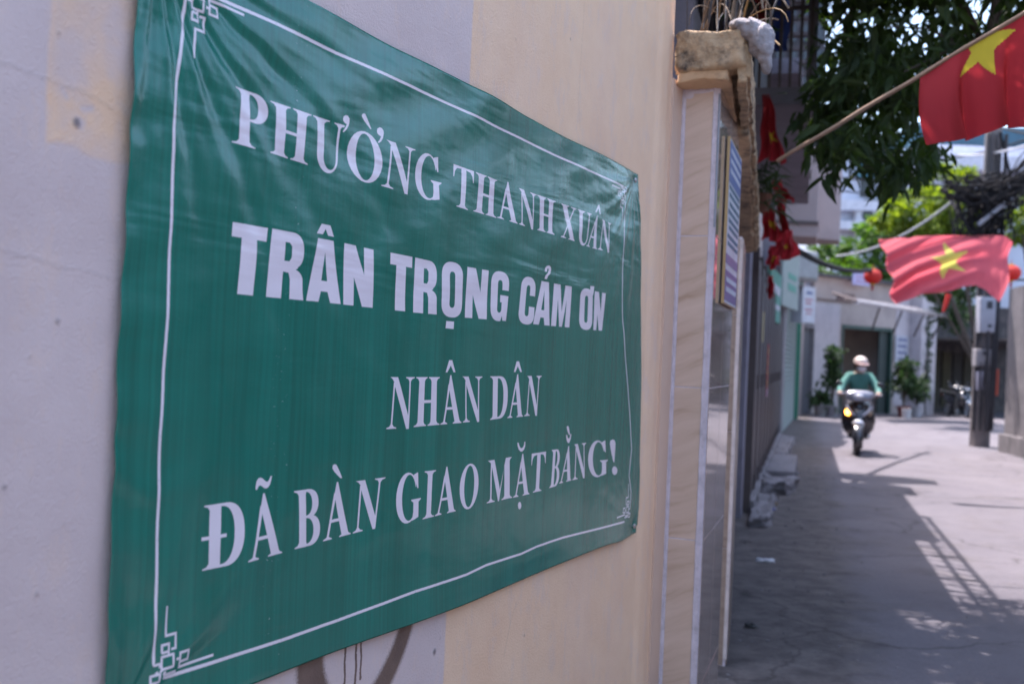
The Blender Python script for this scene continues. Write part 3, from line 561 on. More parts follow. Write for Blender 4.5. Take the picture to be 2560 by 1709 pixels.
    b3 = N(nt, 'ShaderNodeBump', Distance=.035); nt.links.new(up.outputs[0], b3.inputs['Strength']); nt.links.new(n3.outputs[0], b3.inputs['Height']); nt.links.new(b2.outputs[0], b3.inputs['Normal'])
    nt.links.new(b3.outputs[0], b.inputs['Normal']); return m
M_BAN = banner_mat()
NAILS = [(1.200, 2.045), (3.362, 2.042), (3.495, .890), (1.20, .890)]
def fan(s_, z_, c, k, ph, amp, fall, warp=.0):
    dx, dz = s_-c[0], z_-c[1]; r = math.hypot(dx, dz)+1e-6
    a = math.atan2(dz, dx)+warp*fbm(s_*2.1, z_*2.1, c[0])
    return amp*(1-math.exp(-r/.06))*math.exp(-r/fall)*(math.sin(a*k+ph)+.5*math.sin(a*k*1.9+ph*2.3))
def ban_off(s_, z_):
    h = .011
    h += fan(s_, z_, NAILS[0], 21, .6, .0021, .60, .16)+fan(s_, z_, NAILS[1], 19, 1.9, .0011, .45, .10)
    h += fan(s_, z_, NAILS[2], 15, .4, .0006, .35, .10)+fan(s_, z_, NAILS[3], 11, 1.2, .0022, .45, .1)
    # diagonal drag folds below the upper edge
    q = (s_-1.2)*.55+(2.05-z_)*1.0
    env = math.exp(-((2.0-z_)/.42)**2)*(.4+.6*math.exp(-((s_-2.0)/.8)**2))
    h += .0019*env*math.sin(q*34+2.0*fbm(s_*1.3, z_*2.2, 3))
    h += .0014*fbm(s_*1.15, z_*1.7, 8)+.0009*fbm(s_*4.6, z_*6.0, 5)
    # ripples of the left margin, and a slack lower edge
    h += .0016*math.exp(-(s_-1.18)/.09)*math.sin(z_*52+3*fbm(s_*5, z_*4, 1))
    h += .004*math.exp(-(z_-.86)/.10)*(1+math.sin(s_*6.2+.8))
    h += .004*math.exp(-(2.06-z_)/.05)*(.4+.6*math.sin(s_*9))
    d = min(math.hypot(s_-a, z_-b_) for a, b_ in NAILS)
    return .004+(max(h, .0015)-.002)*(1-math.exp(-d/.05))
def ban_pt(u, v):
    s0 = 1.180-.004*math.sin(v*3.1)+.0015*math.sin(v*23); top_s1 = 3.433; 
    w = (1-v)
    s1 = 3.433+.139*(1-(1-w)**1.7)+.004*math.sin(v*17)-(.010 if v < .02 else 0)
    z0 = .857+.004*math.sin(u*9)-.007*math.exp(-((u-.93)/.05)**2); z1 = 2.0745+.0025*math.sin(u*14+1)-.004*u
    return (s0+(s1-s0)*u)*KB, EYE+(z0+(z1-z0)*v-EYE)*KB
KB = 1-.011/1.2        # print and outline were measured on the wall plane; the sheet hangs 11 mm in front of it
t_ban = thing('banner', 'green vinyl banner with white Vietnamese thank-you lettering nailed to the plaster wall', 'banner', M=WM)
NU, NV = 560, 320
V = []; UVb = []
for j in range(NV+1):
    for i in range(NU+1):
        s_, z_ = ban_pt(i/NU, j/NV); V.append((s_, ban_off(s_, z_), z_)); UVb.append(((s_/KB-1.15)/2.45, (EYE+(z_-EYE)/KB-.83)/1.27))
F = [(j*(NU+1)+i, j*(NU+1)+i+1, (j+1)*(NU+1)+i+1, (j+1)*(NU+1)+i) for j in range(NV) for i in range(NU)]
me = bpy.data.meshes.new('banner_sheet'); me.from_pydata(V, [], F); me.materials.append(M_BAN)
u = me.uv_layers.new(name='UVMap'); li = np.zeros(len(me.loops), np.int32); me.loops.foreach_get('vertex_index', li)
u.data.foreach_set('uv', np.array(UVb, np.float32)[li].ravel()); me.polygons.foreach_set('use_smooth', [True]*len(F))
o = bpy.data.objects.new('banner_sheet', me); COL.objects.link(o); o.parent = t_ban
sm = o.modifiers.new('thickness', 'SOLIDIFY'); sm.thickness = .0008; sm.offset = 0
M_STEEL = pm('nail_steel', (.62, .56, .55), rough=.4, metal=.9)
nail0 = None
for s_, z_ in NAILS:
    n = MB(); n.lathe([(.0012, -.004), (.0012, .012), (.0078, .0125), (.0088, .0145), (.0062, .0172), (.0005, .018)], 14, Matrix.Translation((s_, .0, z_)) @ Matrix.Rotation(-PI/2, 4, 'X'))
    n.build('nail', M_STEEL, t_ban, smooth=True)
# ------------------------------------------------------------------ gate pillars and lintel
def marble_mat(name, c1, c2, c3, rough, sc=1.0, rot=(0, 0, 0)):
    m, nt, b = new_mat(name)
    tc = N(nt, 'ShaderNodeTexCoord'); mp = N(nt, 'ShaderNodeMapping'); mp.inputs['Rotation'].default_value = rot; nt.links.new(tc.outputs['Object'], mp.inputs[0])
    n0 = N(nt, 'ShaderNodeTexNoise', Scale=3*sc, Detail=4); nt.links.new(mp.outputs[0], n0.inputs['Vector'])
    va = N(nt, 'ShaderNodeVectorMath', operation='SCALE'); va.inputs['Scale'].default_value = .12; nt.links.new(n0.outputs['Color'], va.inputs[0])
    vb = N(nt, 'ShaderNodeVectorMath', operation='ADD'); nt.links.new(va.outputs[0], vb.inputs[0]); nt.links.new(mp.outputs[0], vb.inputs[1])
    m2 = N(nt, 'ShaderNodeMapping'); m2.inputs['Scale'].default_value = (2*sc, 2*sc, 20*sc); nt.links.new(vb.outputs[0], m2.inputs[0])
    n1 = N(nt, 'ShaderNodeTexNoise', Scale=1, Detail=8, Roughness=.62); nt.links.new(m2.outputs[0], n1.inputs['Vector'])
    cr = N(nt, 'ShaderNodeValToRGB'); e = cr.color_ramp.elements; e[0].position = .30; e[0].color = (*c3, 1); e[1].position = .66; e[1].color = (*c1, 1)
    k = e.new(.44); k.color = (*c2, 1); nt.links.new(n1.outputs[0], cr.inputs[0]); nt.links.new(cr.outputs[0], b.inputs['Base Color'])
    b.inputs['Roughness'].default_value = rough; b.inputs['Specular IOR Level'].default_value = .6
    return m
M_TILE = marble_mat('marbled_beige_tile', (.68, .50, .40), (.59, .42, .32), (.43, .28, .19), .35, 1.0, (0, .42, 0))
M_TILEG = marble_mat('polished_grey_tile', (.40, .31, .27), (.34, .26, .225), (.25, .185, .155), .05, .7)
M_TILEB = marble_mat('brown_tile', (.27, .20, .155), (.22, .155, .12), (.15, .10, .075), .35, 1.2)
M_GROUT = pm('white_grout', (.70, .61, .66), (.58, .50, .54), 20, .8, .3, 120, dirt=(.25, .22, .22), damt=.25, dscale=18)
M_CREAM = pm('weathered_cream_render', (.66, .44, .26), (.52, .33, .19), 7, .9, .5, 60, dirt=(.10, .085, .075), damt=.42, dscale=6)
M_CEM = pm('grey_cement', (.36, .33, .345), (.25, .23, .24), 16, .95, .6, 70, dirt=(.12, .10, .1), damt=.3, dscale=14)
M_SOOT = pm('sooty_render', (.60, .42, .26), (.38, .27, .17), 16, .97, .9, 70, dirt=(.050, .042, .040), damt=.60, dscale=10)
front = Vector((.306, 1, 0)).normalized()
P1M = Matrix(((WN.x, WD.x, 0, wp(3.877, 0).x), (WN.y, WD.y, 0, wp(3.877, 0).y), (0, 0, 1, 0), (0, 0, 0, 1)))   # x out of wall, y along it
t_p1 = thing('gate_pillar', 'near gate pillar clad in tall marbled beige tiles with white grout beside the cream wall', 'gate pillar', M=P1M)
W1 = .143; fl_l = P1M.to_3x3().transposed() @ front; fo_l = Vector((fl_l.y, -fl_l.x, 0)); LEN1 = .74
def fpt(d, out=0, z=0): return Vector((W1, 0, 0))+fl_l*d+fo_l*out+Vector((0, 0, z))
core = MB()
pp = [Vector((0, -.0016, 0)), Vector((W1+.0035, -.0016, 0)), fpt(LEN1, .0045), Vector((0, LEN1, 0))]
core.add([p+Vector((0, 0, -.05)) for p in pp]+[p+Vector((0, 0, 2.47)) for p in pp], [(0,3,2,1),(4,5,6,7),(0,1,5,4),(1,2,6,5),(2,3,7,6),(3,0,4,7)])
core.build('grout', M_GROUT, t_p1)
JT = [-.02, .2445, .8025, 1.3605, 1.9185, 2.452]
rng = random.Random(3)
for i in range(5):
    z0, z1 = JT[i]+.002, JT[i+1]-.002
    t = MB(); t.bb((.019, -.003+rng.uniform(-.0006, .0006), z0), (W1-.021, .006, z1)); t.build('tile', M_TILE, t_p1, bevel=.0012)
gb = MB(); gb.bb((-.004, -.0015, 0), (.016, .004, 2.452)); gb.bb((W1-.018, -.0042, 0), (W1-.001, .004, 2.44))
for i in range(30):                                      # smeared, uneven grout along both edges
    z = .05+i*.082; gb.ell((.012+rng.uniform(-.003, .003), -.001, z), (.006, .002, .04)); gb.ell((W1-.017+rng.uniform(-.002, .001), -.003, z), (.004, .0022, .045))
gb.ell((.07, -.001, 2.452), (.06, .003, .009)); gb.ell((.03, -.001, 2.44), (.025, .003, .016))
gb.build('grout_line', M_GROUT, t_p1, smooth=True)
FZ = [-.02, .2445, .8025, 1.3605, 1.9185, 2.47]
for i in range(5):                                       # polished tiles of the front
    for a, b_ in ((.012, .395), (.399, LEN1)):
        t = MB(); P = [fpt(a, .0), fpt(b_, .0), fpt(b_, .006), fpt(a, .006)]
        t.add([p+Vector((0, 0, FZ[i]+.0015)) for p in P]+[p+Vector((0, 0, FZ[i+1]-.0015)) for p in P], [(0,3,2,1),(4,5,6,7),(0,1,5,4),(1,2,6,5),(2,3,7,6),(3,0,4,7)])
        t.build('tile', M_TILEG, t_p1, bevel=.001)
cs = MB(); cs.bb((-.006, -.1165, -.05), (-.002+.006, .004, 2.48)); cs.build('render_strip', pm('cream_strip', (.68, .48, .36), (.62, .44, .34), 5, .8, .2, 90), t_p1)
gr = MB(); gr.bb((W1-.001, -.006, 1.95), (W1+.004, .004, 2.44)); gr.build('corner_bead', pm('grey_bead', (.30, .31, .36), rough=.5), t_p1)
# plaque on the polished front
t_pl = thing('notice_plaque', 'blue and white notice board in a thin brass frame on the polished pillar front', 'notice', M=P1M)
def on_front(mb, d0, d1, z0, z1, o0, o1):
    P = [fpt(d0, o0), fpt(d1, o0), fpt(d1, o1), fpt(d0, o1)]
    return mb.add([p+Vector((0, 0, z0)) for p in P]+[p+Vector((0, 0, z1)) for p in P], [(0,3,2,1),(4,5,6,7),(0,1,5,4),(1,2,6,5),(2,3,7,6),(3,0,4,7)])
q = at(1803, 757, 4.27).z; q2 = at(1822, 357, 4.27).z
b = MB(); on_front(b, .24, .72, q, q2, .010, .022); b.build('board', pm('plaque_white', (.60, .62, .72), rough=.35), t_pl)
b = MB()
for (x0, x1, y0, y1) in ((.234, .24, q-.006, q2+.006), (.72, .726, q-.006, q2+.006)): on_front(b, x0, x1, y0, y1, .011, .0225)
on_front(b, .24, .72, q-.006, q, .011, .0225); on_front(b, .24, .72, q2, q2+.006, .011, .0225); b.build('brass_frame', pm('brass', (.45, .28, .14), rough=.4, metal=.6), t_pl)
hh = q2-q
for k, (a, c, col) in enumerate(((.74, .985, (.07, .12, .38)), (.015, .20, (.13, .09, .30)), (.24, .30, (.16, .13, .34)))):
    b = MB(); on_front(b, .247, .713, q+hh*a, q+hh*c, .022, .0235); b.build('printed_band', pm('plaque_band_%s' % 'abc'[k], col, rough=.35), t_pl)
b = MB()
for k, z_ in enumerate((.70, .655, .60, .55, .50, .455, .40, .355)):
    x = .27+.02*(k % 3)
    while x < .68:
        w = rng.uniform(.014, .045); on_front(b, x, min(x+w, .70), q+hh*z_, q+hh*(z_+.026), .022, .0232); x += w+.010
b.build('lettering', pm('plaque_ink', (.06, .13, .22), rough=.4), t_pl, kind='stuff')
b = MB()
for z_ in (.92, .86, .80, .13, .07):
    x = .28
    while x < .68:
        w = rng.uniform(.012, .04); on_front(b, x, min(x+w, .69), q+hh*z_, q+hh*(z_+.03), .0235, .0245); x += w+.009
b.build('lettering', pm('plaque_white_ink', (.6, .62, .72), rough=.4), t_pl, kind='stuff')

# lintel: long rendered beam from the pillar over the gate
lp0 = wp(3.765, 0, 0.0); lp1 = wp(3.765, 0, .222); far = at(1884, 625, 9.5)
def rough_box(plan, z0, z1, cuts, amp, mat, name, parent, seed=0, sm=0):
    bm = bmesh.new(); vs = [bm.verts.new((p[0], p[1], z)) for z in (z0, z1) for p in plan]
    for f in ((0,3,2,1),(4,5,6,7),(0,1,5,4),(1,2,6,5),(2,3,7,6),(3,0,4,7)): bm.faces.new([vs[i] for i in f])
    bmesh.ops.subdivide_edges(bm, edges=bm.edges[:], cuts=cuts, use_grid_fill=True)
    for _ in range(sm): bmesh.ops.smooth_vert(bm, verts=bm.verts, factor=.5, use_axis_x=True, use_axis_y=True, use_axis_z=True)
    for v in bm.verts:
        c = v.co; d = Vector((fbm(c.x*7+seed, c.y*7, c.z*7), fbm(c.x*7, c.y*7+9+seed, c.z*7), fbm(c.x*7, c.y*7, c.z*7+5+seed)))*amp
        e = Vector((fbm(c.x*25+seed, c.y*25, c.z*25, 3), fbm(c.x*25, c.y*25+9, c.z*25, 3), fbm(c.x*25, c.y*25, c.z*25+5, 3)))*amp*.4
        v.co += d+e
    bmesh.ops.recalc_face_normals(bm, faces=bm.faces)
    me = bpy.data.meshes.new(name); bm.to_mesh(me); bm.free(); me.materials.append(mat)
    me.polygons.foreach_set('use_smooth', [True]*len(me.polygons))
    o = bpy.data.objects.new(name, me); COL.objects.link(o); o.parent = parent; return o
t_li = thing('gate_lintel', 'mouldy cream rendered lintel with a broken grey cement corner running over the gate pillars', 'lintel')
ldir = Vector((far.x-lp1.x, far.y-lp1.y, 0)).normalized(); lout = Vector((ldir.y, -ldir.x, 0))
A = lp0; B = lp1; B2 = wp(3.765, 0, .215)
mid = [A, B, B+ldir*.8, A+WD*.8]
rough_box([A+WD*.012, B2+WD*.012-WN*.006, B2+ldir*.8, A+WD*.8], 2.462, 2.502, 14, .008, M_CREAM, 'lower_moulding', t_li, 3, 4)
zt = 2.645
rough_box([A-WD*.012, B-WD*.012+WN*.055, B+ldir*.8+lout*.05, A+WD*.8], 2.50, zt, 22, .016, M_SOOT, 'beam_end', t_li, 1, 9)
rough_box([A+WD*.06, B+WD*.03, B+ldir*.8+lout*.01, A+WD*.8], 2.52, zt-.012, 16, .03, M_CREAM, 'cream_face', t_li, 7)
E0 = B+ldir*.78
rough_box([E0-lout*.25, E0+lout*.04, Vector((far.x, far.y, 0)), Vector((far.x, far.y, 0))-lout*.35], 2.44, 2.62, 18, .016, M_SOOT, 'beam', t_li, 2)
def lump(c, r, amp, mat, name, parent, sd):
    m = MB(); m.ell(c, r, nu=36, nv=24, fn=lambda q, d: q*(1+amp*fbm(d.x*1.4+sd, d.y*1.4, d.z*1.4, 3)+.25*amp*fbm(d.x*6, d.y*6+sd, d.z*6, 3))); return m.build(name, mat, parent, smooth=True)
cc = lp1+WD*.02
m = MB()
for dx, dy, z_, r_ in ((.085, .01, 2.60, (.046, .06, .062)), (.055, .0, 2.635, (.045, .05, .040)), (.010, .0, 2.655, (.040, .045, .022)), (.105, .0, 2.555, (.026, .045, .050)), (.112, .0, 2.51, (.017, .04, .035))):
    m.ell(tuple(cc+WN*dx+WD*dy+Vector((0, 0, z_))), r_, nu=20, nv=14)
o = m.build('cement_patch', M_CEM, t_li, smooth=True)
rm = o.modifiers.new('r', 'REMESH'); rm.mode = 'VOXEL'; rm.voxel_size = .006; rm.use_smooth_shade = True
dg = bpy.context.evaluated_depsgraph_get(); nm = bpy.data.meshes.new_from_object(o.evaluated_get(dg)); o.modifiers.clear(); o.data = nm
for v in nm.vertices:
    c = v.co; v.co = c+v.normal*(.010*fbm(c.x*14, c.y*14, c.z*14, 4)+.004*fbm(c.x*60, c.y*60, c.z*60, 3))
if not nm.materials: nm.materials.append(M_CEM)
# outer moulding that drops in front of the polished face
Fx = Vector((far.x, far.y, 0))
for k, (off, zz0, zz1, wd) in enumerate(((.030, 2.455, 2.60, .035), (.058, 2.475, 2.58, .022))):
    p = B+ldir*.02+lout*(off-.02); r_ = Fx+lout*(off-.03)
    for q in range(4):                                   # cast in lengths, slightly out of line
        a_ = p.lerp(r_, (q/4)**1.5); b_ = p.lerp(r_, ((q+1)/4)**1.5); jt = rng.uniform(-.004, .004)
        rough_box([a_+lout*jt, a_+lout*(wd+jt), b_+lout*(wd+jt), b_+lout*jt], zz0, zz1, 20, .011, M_SOOT, 'outer_moulding', t_li, 30+k*7+q, 2)
# tangle of cables and dry stems lying on the lintel
t_cb = thing('cable_tangle', 'tangle of dry stems and old telephone cables lying on top of the lintel', 'cables')
M_STEM = pm('dry_stem', (.13, .095, .07), rough=.9); M_CBL = pm('old_cable', (.05, .045, .05), rough=.7); M_OCH = pm('ochre_cable', (.24, .14, .05), rough=.6)
for k in range(34):
    a = wp(3.80+rng.uniform(0, .5), 2.64+rng.uniform(-.01, .03), rng.uniform(0.0, .22)); h = rng.uniform(.08, .42); r_ = rng.uniform(.05, .16); az = rng.uniform(-.6, 2.4)
    pts = [a+Vector((math.cos(az)*r_*(1-math.cos(t)), .15*math.sin(t*1.3+k), h*math.sin(t))) for t in np.linspace(0, rng.uniform(1.6, 3.0), 12)]
    m = MB(); m.tube(pts, rng.choice((.002, .003, .0045)), 6); m.build('cable' if k % 3 else 'stem', (M_STEM, M_CBL, M_CBL, M_STEM)[k % 4] if k > 3 else M_OCH, t_cb, smooth=True)

# pillar 2
c2 = gnd(1814, 1668); f2 = Vector((.235, 1, 0)).normalized(); P2M = Matrix(((f2.y, f2.x, 0, c2.x), (-f2.x, f2.y, 0, c2.y), (0, 0, 1, 0), (0, 0, 0, 1)))
t_p2 = thing('gate_pillar', 'far gate pillar clad in darker brown tiles with one white corner trim', 'gate pillar', M=P2M)
H2 = at(1868, 592, c2.y).z
m = MB(); m.bb((-.55, .004, -.05), (-.004, .62, H2)); m.build('pillar_core', M_GROUT, t_p2)
for i in range(4):
    for x0, x1 in ((-.55, -.225), (-.222, -.016)):
        m = MB(); m.bb((x0, -.003, .01+i*.56), (x1, .005, min(.01+(i+1)*.56-.003, H2-.004))); m.build('tile', M_TILEB, t_p2, bevel=.001)
    m = MB(); m.bb((-.005, .016, .01+i*.56), (.003, .62, min(.01+(i+1)*.56-.003, H2-.004))); m.build('tile', M_TILEB, t_p2, bevel=.001)
m = MB(); m.bb((-.016, -.005, .04), (.003, .014, H2-.01)); m.build('corner_trim', pm('trim_cream', (.60, .50, .47), rough=.7, dirt=(.2, .16, .15), dscale=9), t_p2, bevel=.003)

# ------------------------------------------------------------------ buildings along the left side of the alley
M_GREYP = pm('grey_purple_render', (.22, .20, .24), (.17, .155, .19), 3, .8, .3, 40, dirt=(.09, .08, .09), damt=.3)
M_DARK = pm('dark_metal', (.066, .055, .062), (.05, .042, .05), 4, .5, .1, 60, metal=.2)
M_PINK = pm('beige_pink_render', (.42, .33, .32), (.36, .29, .285), 1.2, .85, .25, 30, dirt=(.25, .2, .2), damt=.2)
M_BAR = pm('cage_bar', (.12, .095, .095), rough=.6, metal=.3)
M_BLACK = pm('interior_shade_black', (.018, .016, .018), rough=.9)  # near-black colour standing in for shade inside openings
M_POST = pm('old_concrete', (.25, .225, .24), (.18, .165, .175), 6, .9, .5, 50, dirt=(.09, .08, .08), damt=.35)
M_WHITE = pm('white_paint', (.62, .59, .66), (.54, .51, .58), 2, .7, .15, 40, dirt=(.3, .27, .28), damt=.25)
M_GREEN = pm('green_paint', (.03, .20, .12), rough=.5)
M_DGREEN = pm('dark_green_paint', (.018, .055, .045), rough=.5)
pA = (1.03, 5.85); pB = (2.30, 10.62)
fm, L = frame(pA, pB)
t_h = thing('gate_house', 'dark grey house behind the gate pillars with a barred balcony cage on its upper floor', 'house', M=fm)
m = MB(); m.bb((.0, -4.5, -.05), (L-.35, -.12, 3.45)); m.build('lower_wall', M_GREYP, t_h)
m = MB(); m.bb((-.3, -4.5, 3.45), (L+1.9, -.35, 5.1)); m.build('upper_wall', M_GREYP, t_h)
m = MB(); m.bb((L-.35, -4.5, -.05), (L, .03, 3.4)); m.build('pilaster', pm('lavender_render', (.27, .25, .30), (.22, .2, .25), 3, .8, .3, 40, dirt=(.12, .1, .1)), t_h, bevel=.01)
# cage: balcony closed with bars, hanging over the alley
ca0, ca1 = 1.9, 6.7; cz0, cz1 = 3.42, 4.45; cw = .54
ck = MB(); ck.bb((ca0, -.35, cz0-.12), (ca1, cw, cz0)); ck.build('balcony_slab', M_GREYP, t_h)
b0 = MB(); b0.bb((-.011, -.011, cz0), (.011, .011, cz1)); bar0 = None
def bars(pts):
    global bar0
    for x, y in pts:
        if bar0 is None: bar0 = b0.build('bar', M_BAR, t_h); bar0.matrix_local = Matrix.Translation((x, y, 0))
        else: share(bar0, 'bar', Matrix.Translation((x, y, 0)), t_h)
n_ = 12; bars([(ca0+.02, -.33+(cw+.30)*i/n_) for i in range(n_)])
bars([(ca0+(ca1-ca0)*i/24, cw-.03) for i in range(25)])
rl = MB()
for z_ in (cz0+.55, cz1): rl.bb((ca0, cw-.05, z_), (ca1, cw-.015, z_+.035)); rl.bb((ca0+.005, -.35, z_), (ca0+.03, cw-.02, z_+.03))
for i in range(11): rl.bb((ca0+i*.47, -.35, cz1+.036), (ca0+i*.47+(.075 if i % 2 else .045), cw-.02, cz1+.07))
m = MB(); m.bb((ca1-.05, -.34, cz0), (ca1-.02, cw-.03, cz1+.2)); m.build('added_dark_panel', M_BLACK, t_h)  # black panel added at the far end so the cage looks dark inside
rl.build('cage_rail', M_BAR, t_h)
m = MB(); m.bb((ca0-.01, cw-.06, cz0-.12), (ca0+.06, cw+.01, cz1)); m.build('corner_post', M_GREYP, t_h)
m = MB(); m.bb((ca0+.5, -.34, cz0), (ca1, .10, cz1+.3)); m.build('cage_dark_fill', M_BLACK, t_h)  # black block in place of the shade inside the cage
# second barred screen, nearer, over the gate
m = MB()
for i in range(34): x = -.5+i*.075; m.bb((x, -.36, 2.9), (x+.022, -.34, 5.4))
m.bb((-.5, -.37, 3.0), (2.0, -.335, 3.04)); m.build('window_grille', M_BAR, t_h)
m = MB(); m.bb((-.6, -.60, 2.9), (2.1, -.42, 5.5)); m.build('grille_dark_backing', M_BLACK, t_h)  # black slab painting the darkness behind the grille
# blue and white washing in the cage
cl_c = (('shirt', (.03, .08, .32), .36, 'blue shirt hanging to dry behind the balcony bars, beside a white cloth'), ('towel', (.6, .6, .66), .56, 'white cloth hanging between blue washing behind the balcony bars'), ('towel', (.03, .07, .28), .74, 'dark blue towel hanging farthest out behind the balcony bars'))
for i, (nm, c, fx, lab) in enumerate(cl_c):
    m = MB(); V_ = []
    y0 = -.3+fx*.75; nn = 10
    for j in range(13):
        for k in range(nn+1): V_.append((ca0+.16+.015*math.sin(k*1.9+j*.2), y0+(k/nn-.5)*.2*(1+.2*math.sin(j)), 4.35-.052*j+.006*math.sin(k*2)))
    m.add(V_, [(j*(nn+1)+k, j*(nn+1)+k+1, (j+1)*(nn+1)+k+1, (j+1)*(nn+1)+k) for j in range(12) for k in range(nn)])
    o = m.build(nm, cloth_mat('laundry_'+'abc'[i], c, .2), None, smooth=True); o.matrix_world = fm; so = o.modifiers.new('t', 'SOLIDIFY'); so.thickness = .003
    tag(o, lab, 'laundry')

# dark gate wall
fm2, L2 = frame((2.40, 10.70), (5.52, 22.1))
t_g = thing('metal_gate', 'long dark brown metal sheet gate and fence along the left side of the alley', 'gate', M=fm2)
np_ = 12
pan = None
for i in range(np_):
    w = L2/np_
    if pan is None:
        m = MB(); m.bb((.02, -.05, .12), (w-.02, 0, 2.55)); m.bb((.10, 0, .3), (w-.10, .012, 1.2)); m.bb((.10, 0, 1.35), (w-.10, .012, 2.4)); pan = m.build('sheet_panel', M_DARK, t_g)
    else: share(pan, 'sheet_panel', Matrix.Translation((i*w, 0, 0)), t_g)
m = MB()
for i in range(np_+1): m.bb((i*L2/np_-.02, -.07, -.02), (i*L2/np_+.02, .02, 2.62))
m.build('gate_frame', M_BAR, t_g)
m = MB(); m.bb((0, -.25, -.05), (L2, .06, .12)); m.build('kerb_foot', M_POST, t_g, bevel=.01)
t_po = thing('couplet_poster', 'narrow red and yellow paper couplet pasted upright on the dark gate', 'poster', M=fm2)
px0 = 3.4
m = MB(); m.bb((px0, .014, 1.05), (px0+.32, .018, 1.74)); m.build('paper', pm('red_paper', (.50, .06, .08), rough=.6), t_po)
m = MB()
for k in range(4): m.ell((px0+.16, .019, 1.64-k*.135), (.08, .003, .05))
m.build('gold_lettering', pm('gold_ink', (.70, .42, .10), rough=.5), t_po)
m = MB(); m.bb((px0, .019, 1.05), (px0+.32, .021, 1.15)); m.build('pink_label', pm('pink_paper', (.62, .42, .55), rough=.6), t_po)
t_pp = MB(); t_pp.bb((1.5, .014, 1.72), (1.75, .018, 2.06)); o = t_pp.build('paper_notice', pm('yellow_paper', (.6, .5, .25), rough=.6)); o.matrix_world = fm2; tag(o, 'small yellowed paper notice on the near end of the dark gate', 'poster')

# pale house B behind the gate, with projecting balcony
t_b = thing('townhouse', 'beige pink townhouse with a boxed balcony above the dark gate', 'house', M=fm2)
m = MB(); m.bb((.0, -5, 2.3), (L2, -.45, 5.0)); m.build('wall', M_PINK, t_b)
za = at(2000, 370, 14.0).z; zb = at(2000, 592, 14.0).z
m = MB(); P = [at(1940, 500, 14.0), at(2047, 500, 14.0), at(2047, 500, 14.9), at(1940, 500, 14.9)]
P = [Vector((p.x, p.y, 0)) for p in P]; inv = fm2.inverted()
def prismz(mb, P, z0, z1): return mb.add([inv @ (p+Vector((0, 0, z0))) for p in P]+[inv @ (p+Vector((0, 0, z1))) for p in P], [(0,3,2,1),(4,5,6,7),(0,1,5,4),(1,2,6,5),(2,3,7,6),(3,0,4,7)])
prismz(m, P, zb, za); m.build('balcony', M_PINK, t_b, bevel=.015)
m = MB(); P2 = [at(1955, 500, 15.2), at(2103, 500, 15.4), at(2103, 500, 15.9), at(1940, 500, 16.2)]; P2 = [Vector((p.x, p.y, 0)) for p in P2]
prismz(m, P2, at(2000, 600, 15.5).z, at(2000, 375, 15.5).z); m.build('balcony', M_PINK, t_b, bevel=.015)
m = MB(); prismz(m, [p+Vector((.0, -.03, 0)) for p in P], at(2000, 560, 14).z, at(2000, 552, 14).z); m.build('balcony_moulding', pm('brown_groove', (.13, .10, .10), rough=.8), t_b)
m = MB(); m.bb((.0, -.45, 4.35), (4.0, .35, 4.5)); m.build('floor_slab', M_GREYP, t_b)

# roller-shutter shop and its neighbours
fm3, L3 = frame((5.44, 21.85), (8.17, 30.9))
t_s = thing('shutter_shop', 'narrow shop with a pale green roller shutter and a bright green edge strip', 'shop', M=fm3)
m = MB(); m.bb((0, -4, -.05), (L3, -.12, 4.7)); m.build('wall', M_GREYP, t_s)
m = MB(); m.bb((0, -.12, -.05), (.9, .05, 4.2)); m.bb((L3-.5, -.12, -.05), (L3, .05, 4.2)); m.bb((.9, -.12, 3.1), (L3-.5, .03, 4.2)); m.build('shop_front_frame', M_POST, t_s, bevel=.01)
sl = None
for i in range(30):
    if sl is None:
        m = MB(); m.prism([(-.05, 0), (.02, .02), (.0, .08), (-.05, .1)], 1.0, L3-.6, Matrix(((0, 1, 0, 0), (1, 0, 0, -.02), (0, 0, 1, 0), (0, 0, 0, 1)))); sl = m.build('shutter_slat', pm('pale_green_slat', (.25, .285, .275), (.17, .20, .19), 3, .5), t_s)
    else: share(sl, 'shutter_slat', Matrix.Translation((0, 0, i*.103)), t_s)
m = MB(); m.bb((L3-.62, -.02, 0), (L3-.5, .10, 4.0)); m.build('green_strip', M_GREEN, t_s)
# signs
def sign(lab, p, q, z0, z1, mat, bands, frame_m=None, thick=.05, cat='sign', name='shop_sign', group=None):
    fr_, l_ = frame(p, q); t = thing(name, lab, cat, M=fr_, group=group)
    m = MB(); m.bb((0, -thick, z0), (l_, 0, z1)); m.build('panel', mat, t, bevel=.006)
    for (a, b_, c, d, mt) in bands:
        m = MB(); m.bb((l_*a, .0, z0+(z1-z0)*c), (l_*b_, .006, z0+(z1-z0)*d)); m.build('lettering', mt, t)
    return t
M_SGW = pm('sign_white', (.50, .50, .56), rough=.5); M_SGG = pm('sign_green', (.05, .26, .20), rough=.5); M_SGR = pm('sign_red', (.40, .16, .20), rough=.5); M_SGB = pm('sign_blue', (.08, .10, .26), rough=.5)
s0 = at(1926, 735, 15.6); s1 = at(1952, 750, 17.4)
sign('slanting green shop sign with pale diagonal stripe hung past the small red flags', s0, s1, at(1940, 800, 16).z, at(1936, 670, 16).z, M_SGG, [(.1, .9, .55, .72, M_SGW), (.1, .9, .25, .35, M_SGW)])
s0 = at(1958, 700, 21); s1 = at(1998, 690, 23)
sign('tall grey-green sign panel with small green lettering beside the roller shutter', s0, s1, at(1970, 770, 22).z, at(1980, 628, 22).z, pm('sign_greygreen', (.27, .32, .31), rough=.6), [(.3, .8, .30, .42, M_SGG), (.3, .8, .5, .6, M_SGG)])
s0 = at(2006, 760, 26.0); s1 = at(2038, 760, 26.3)
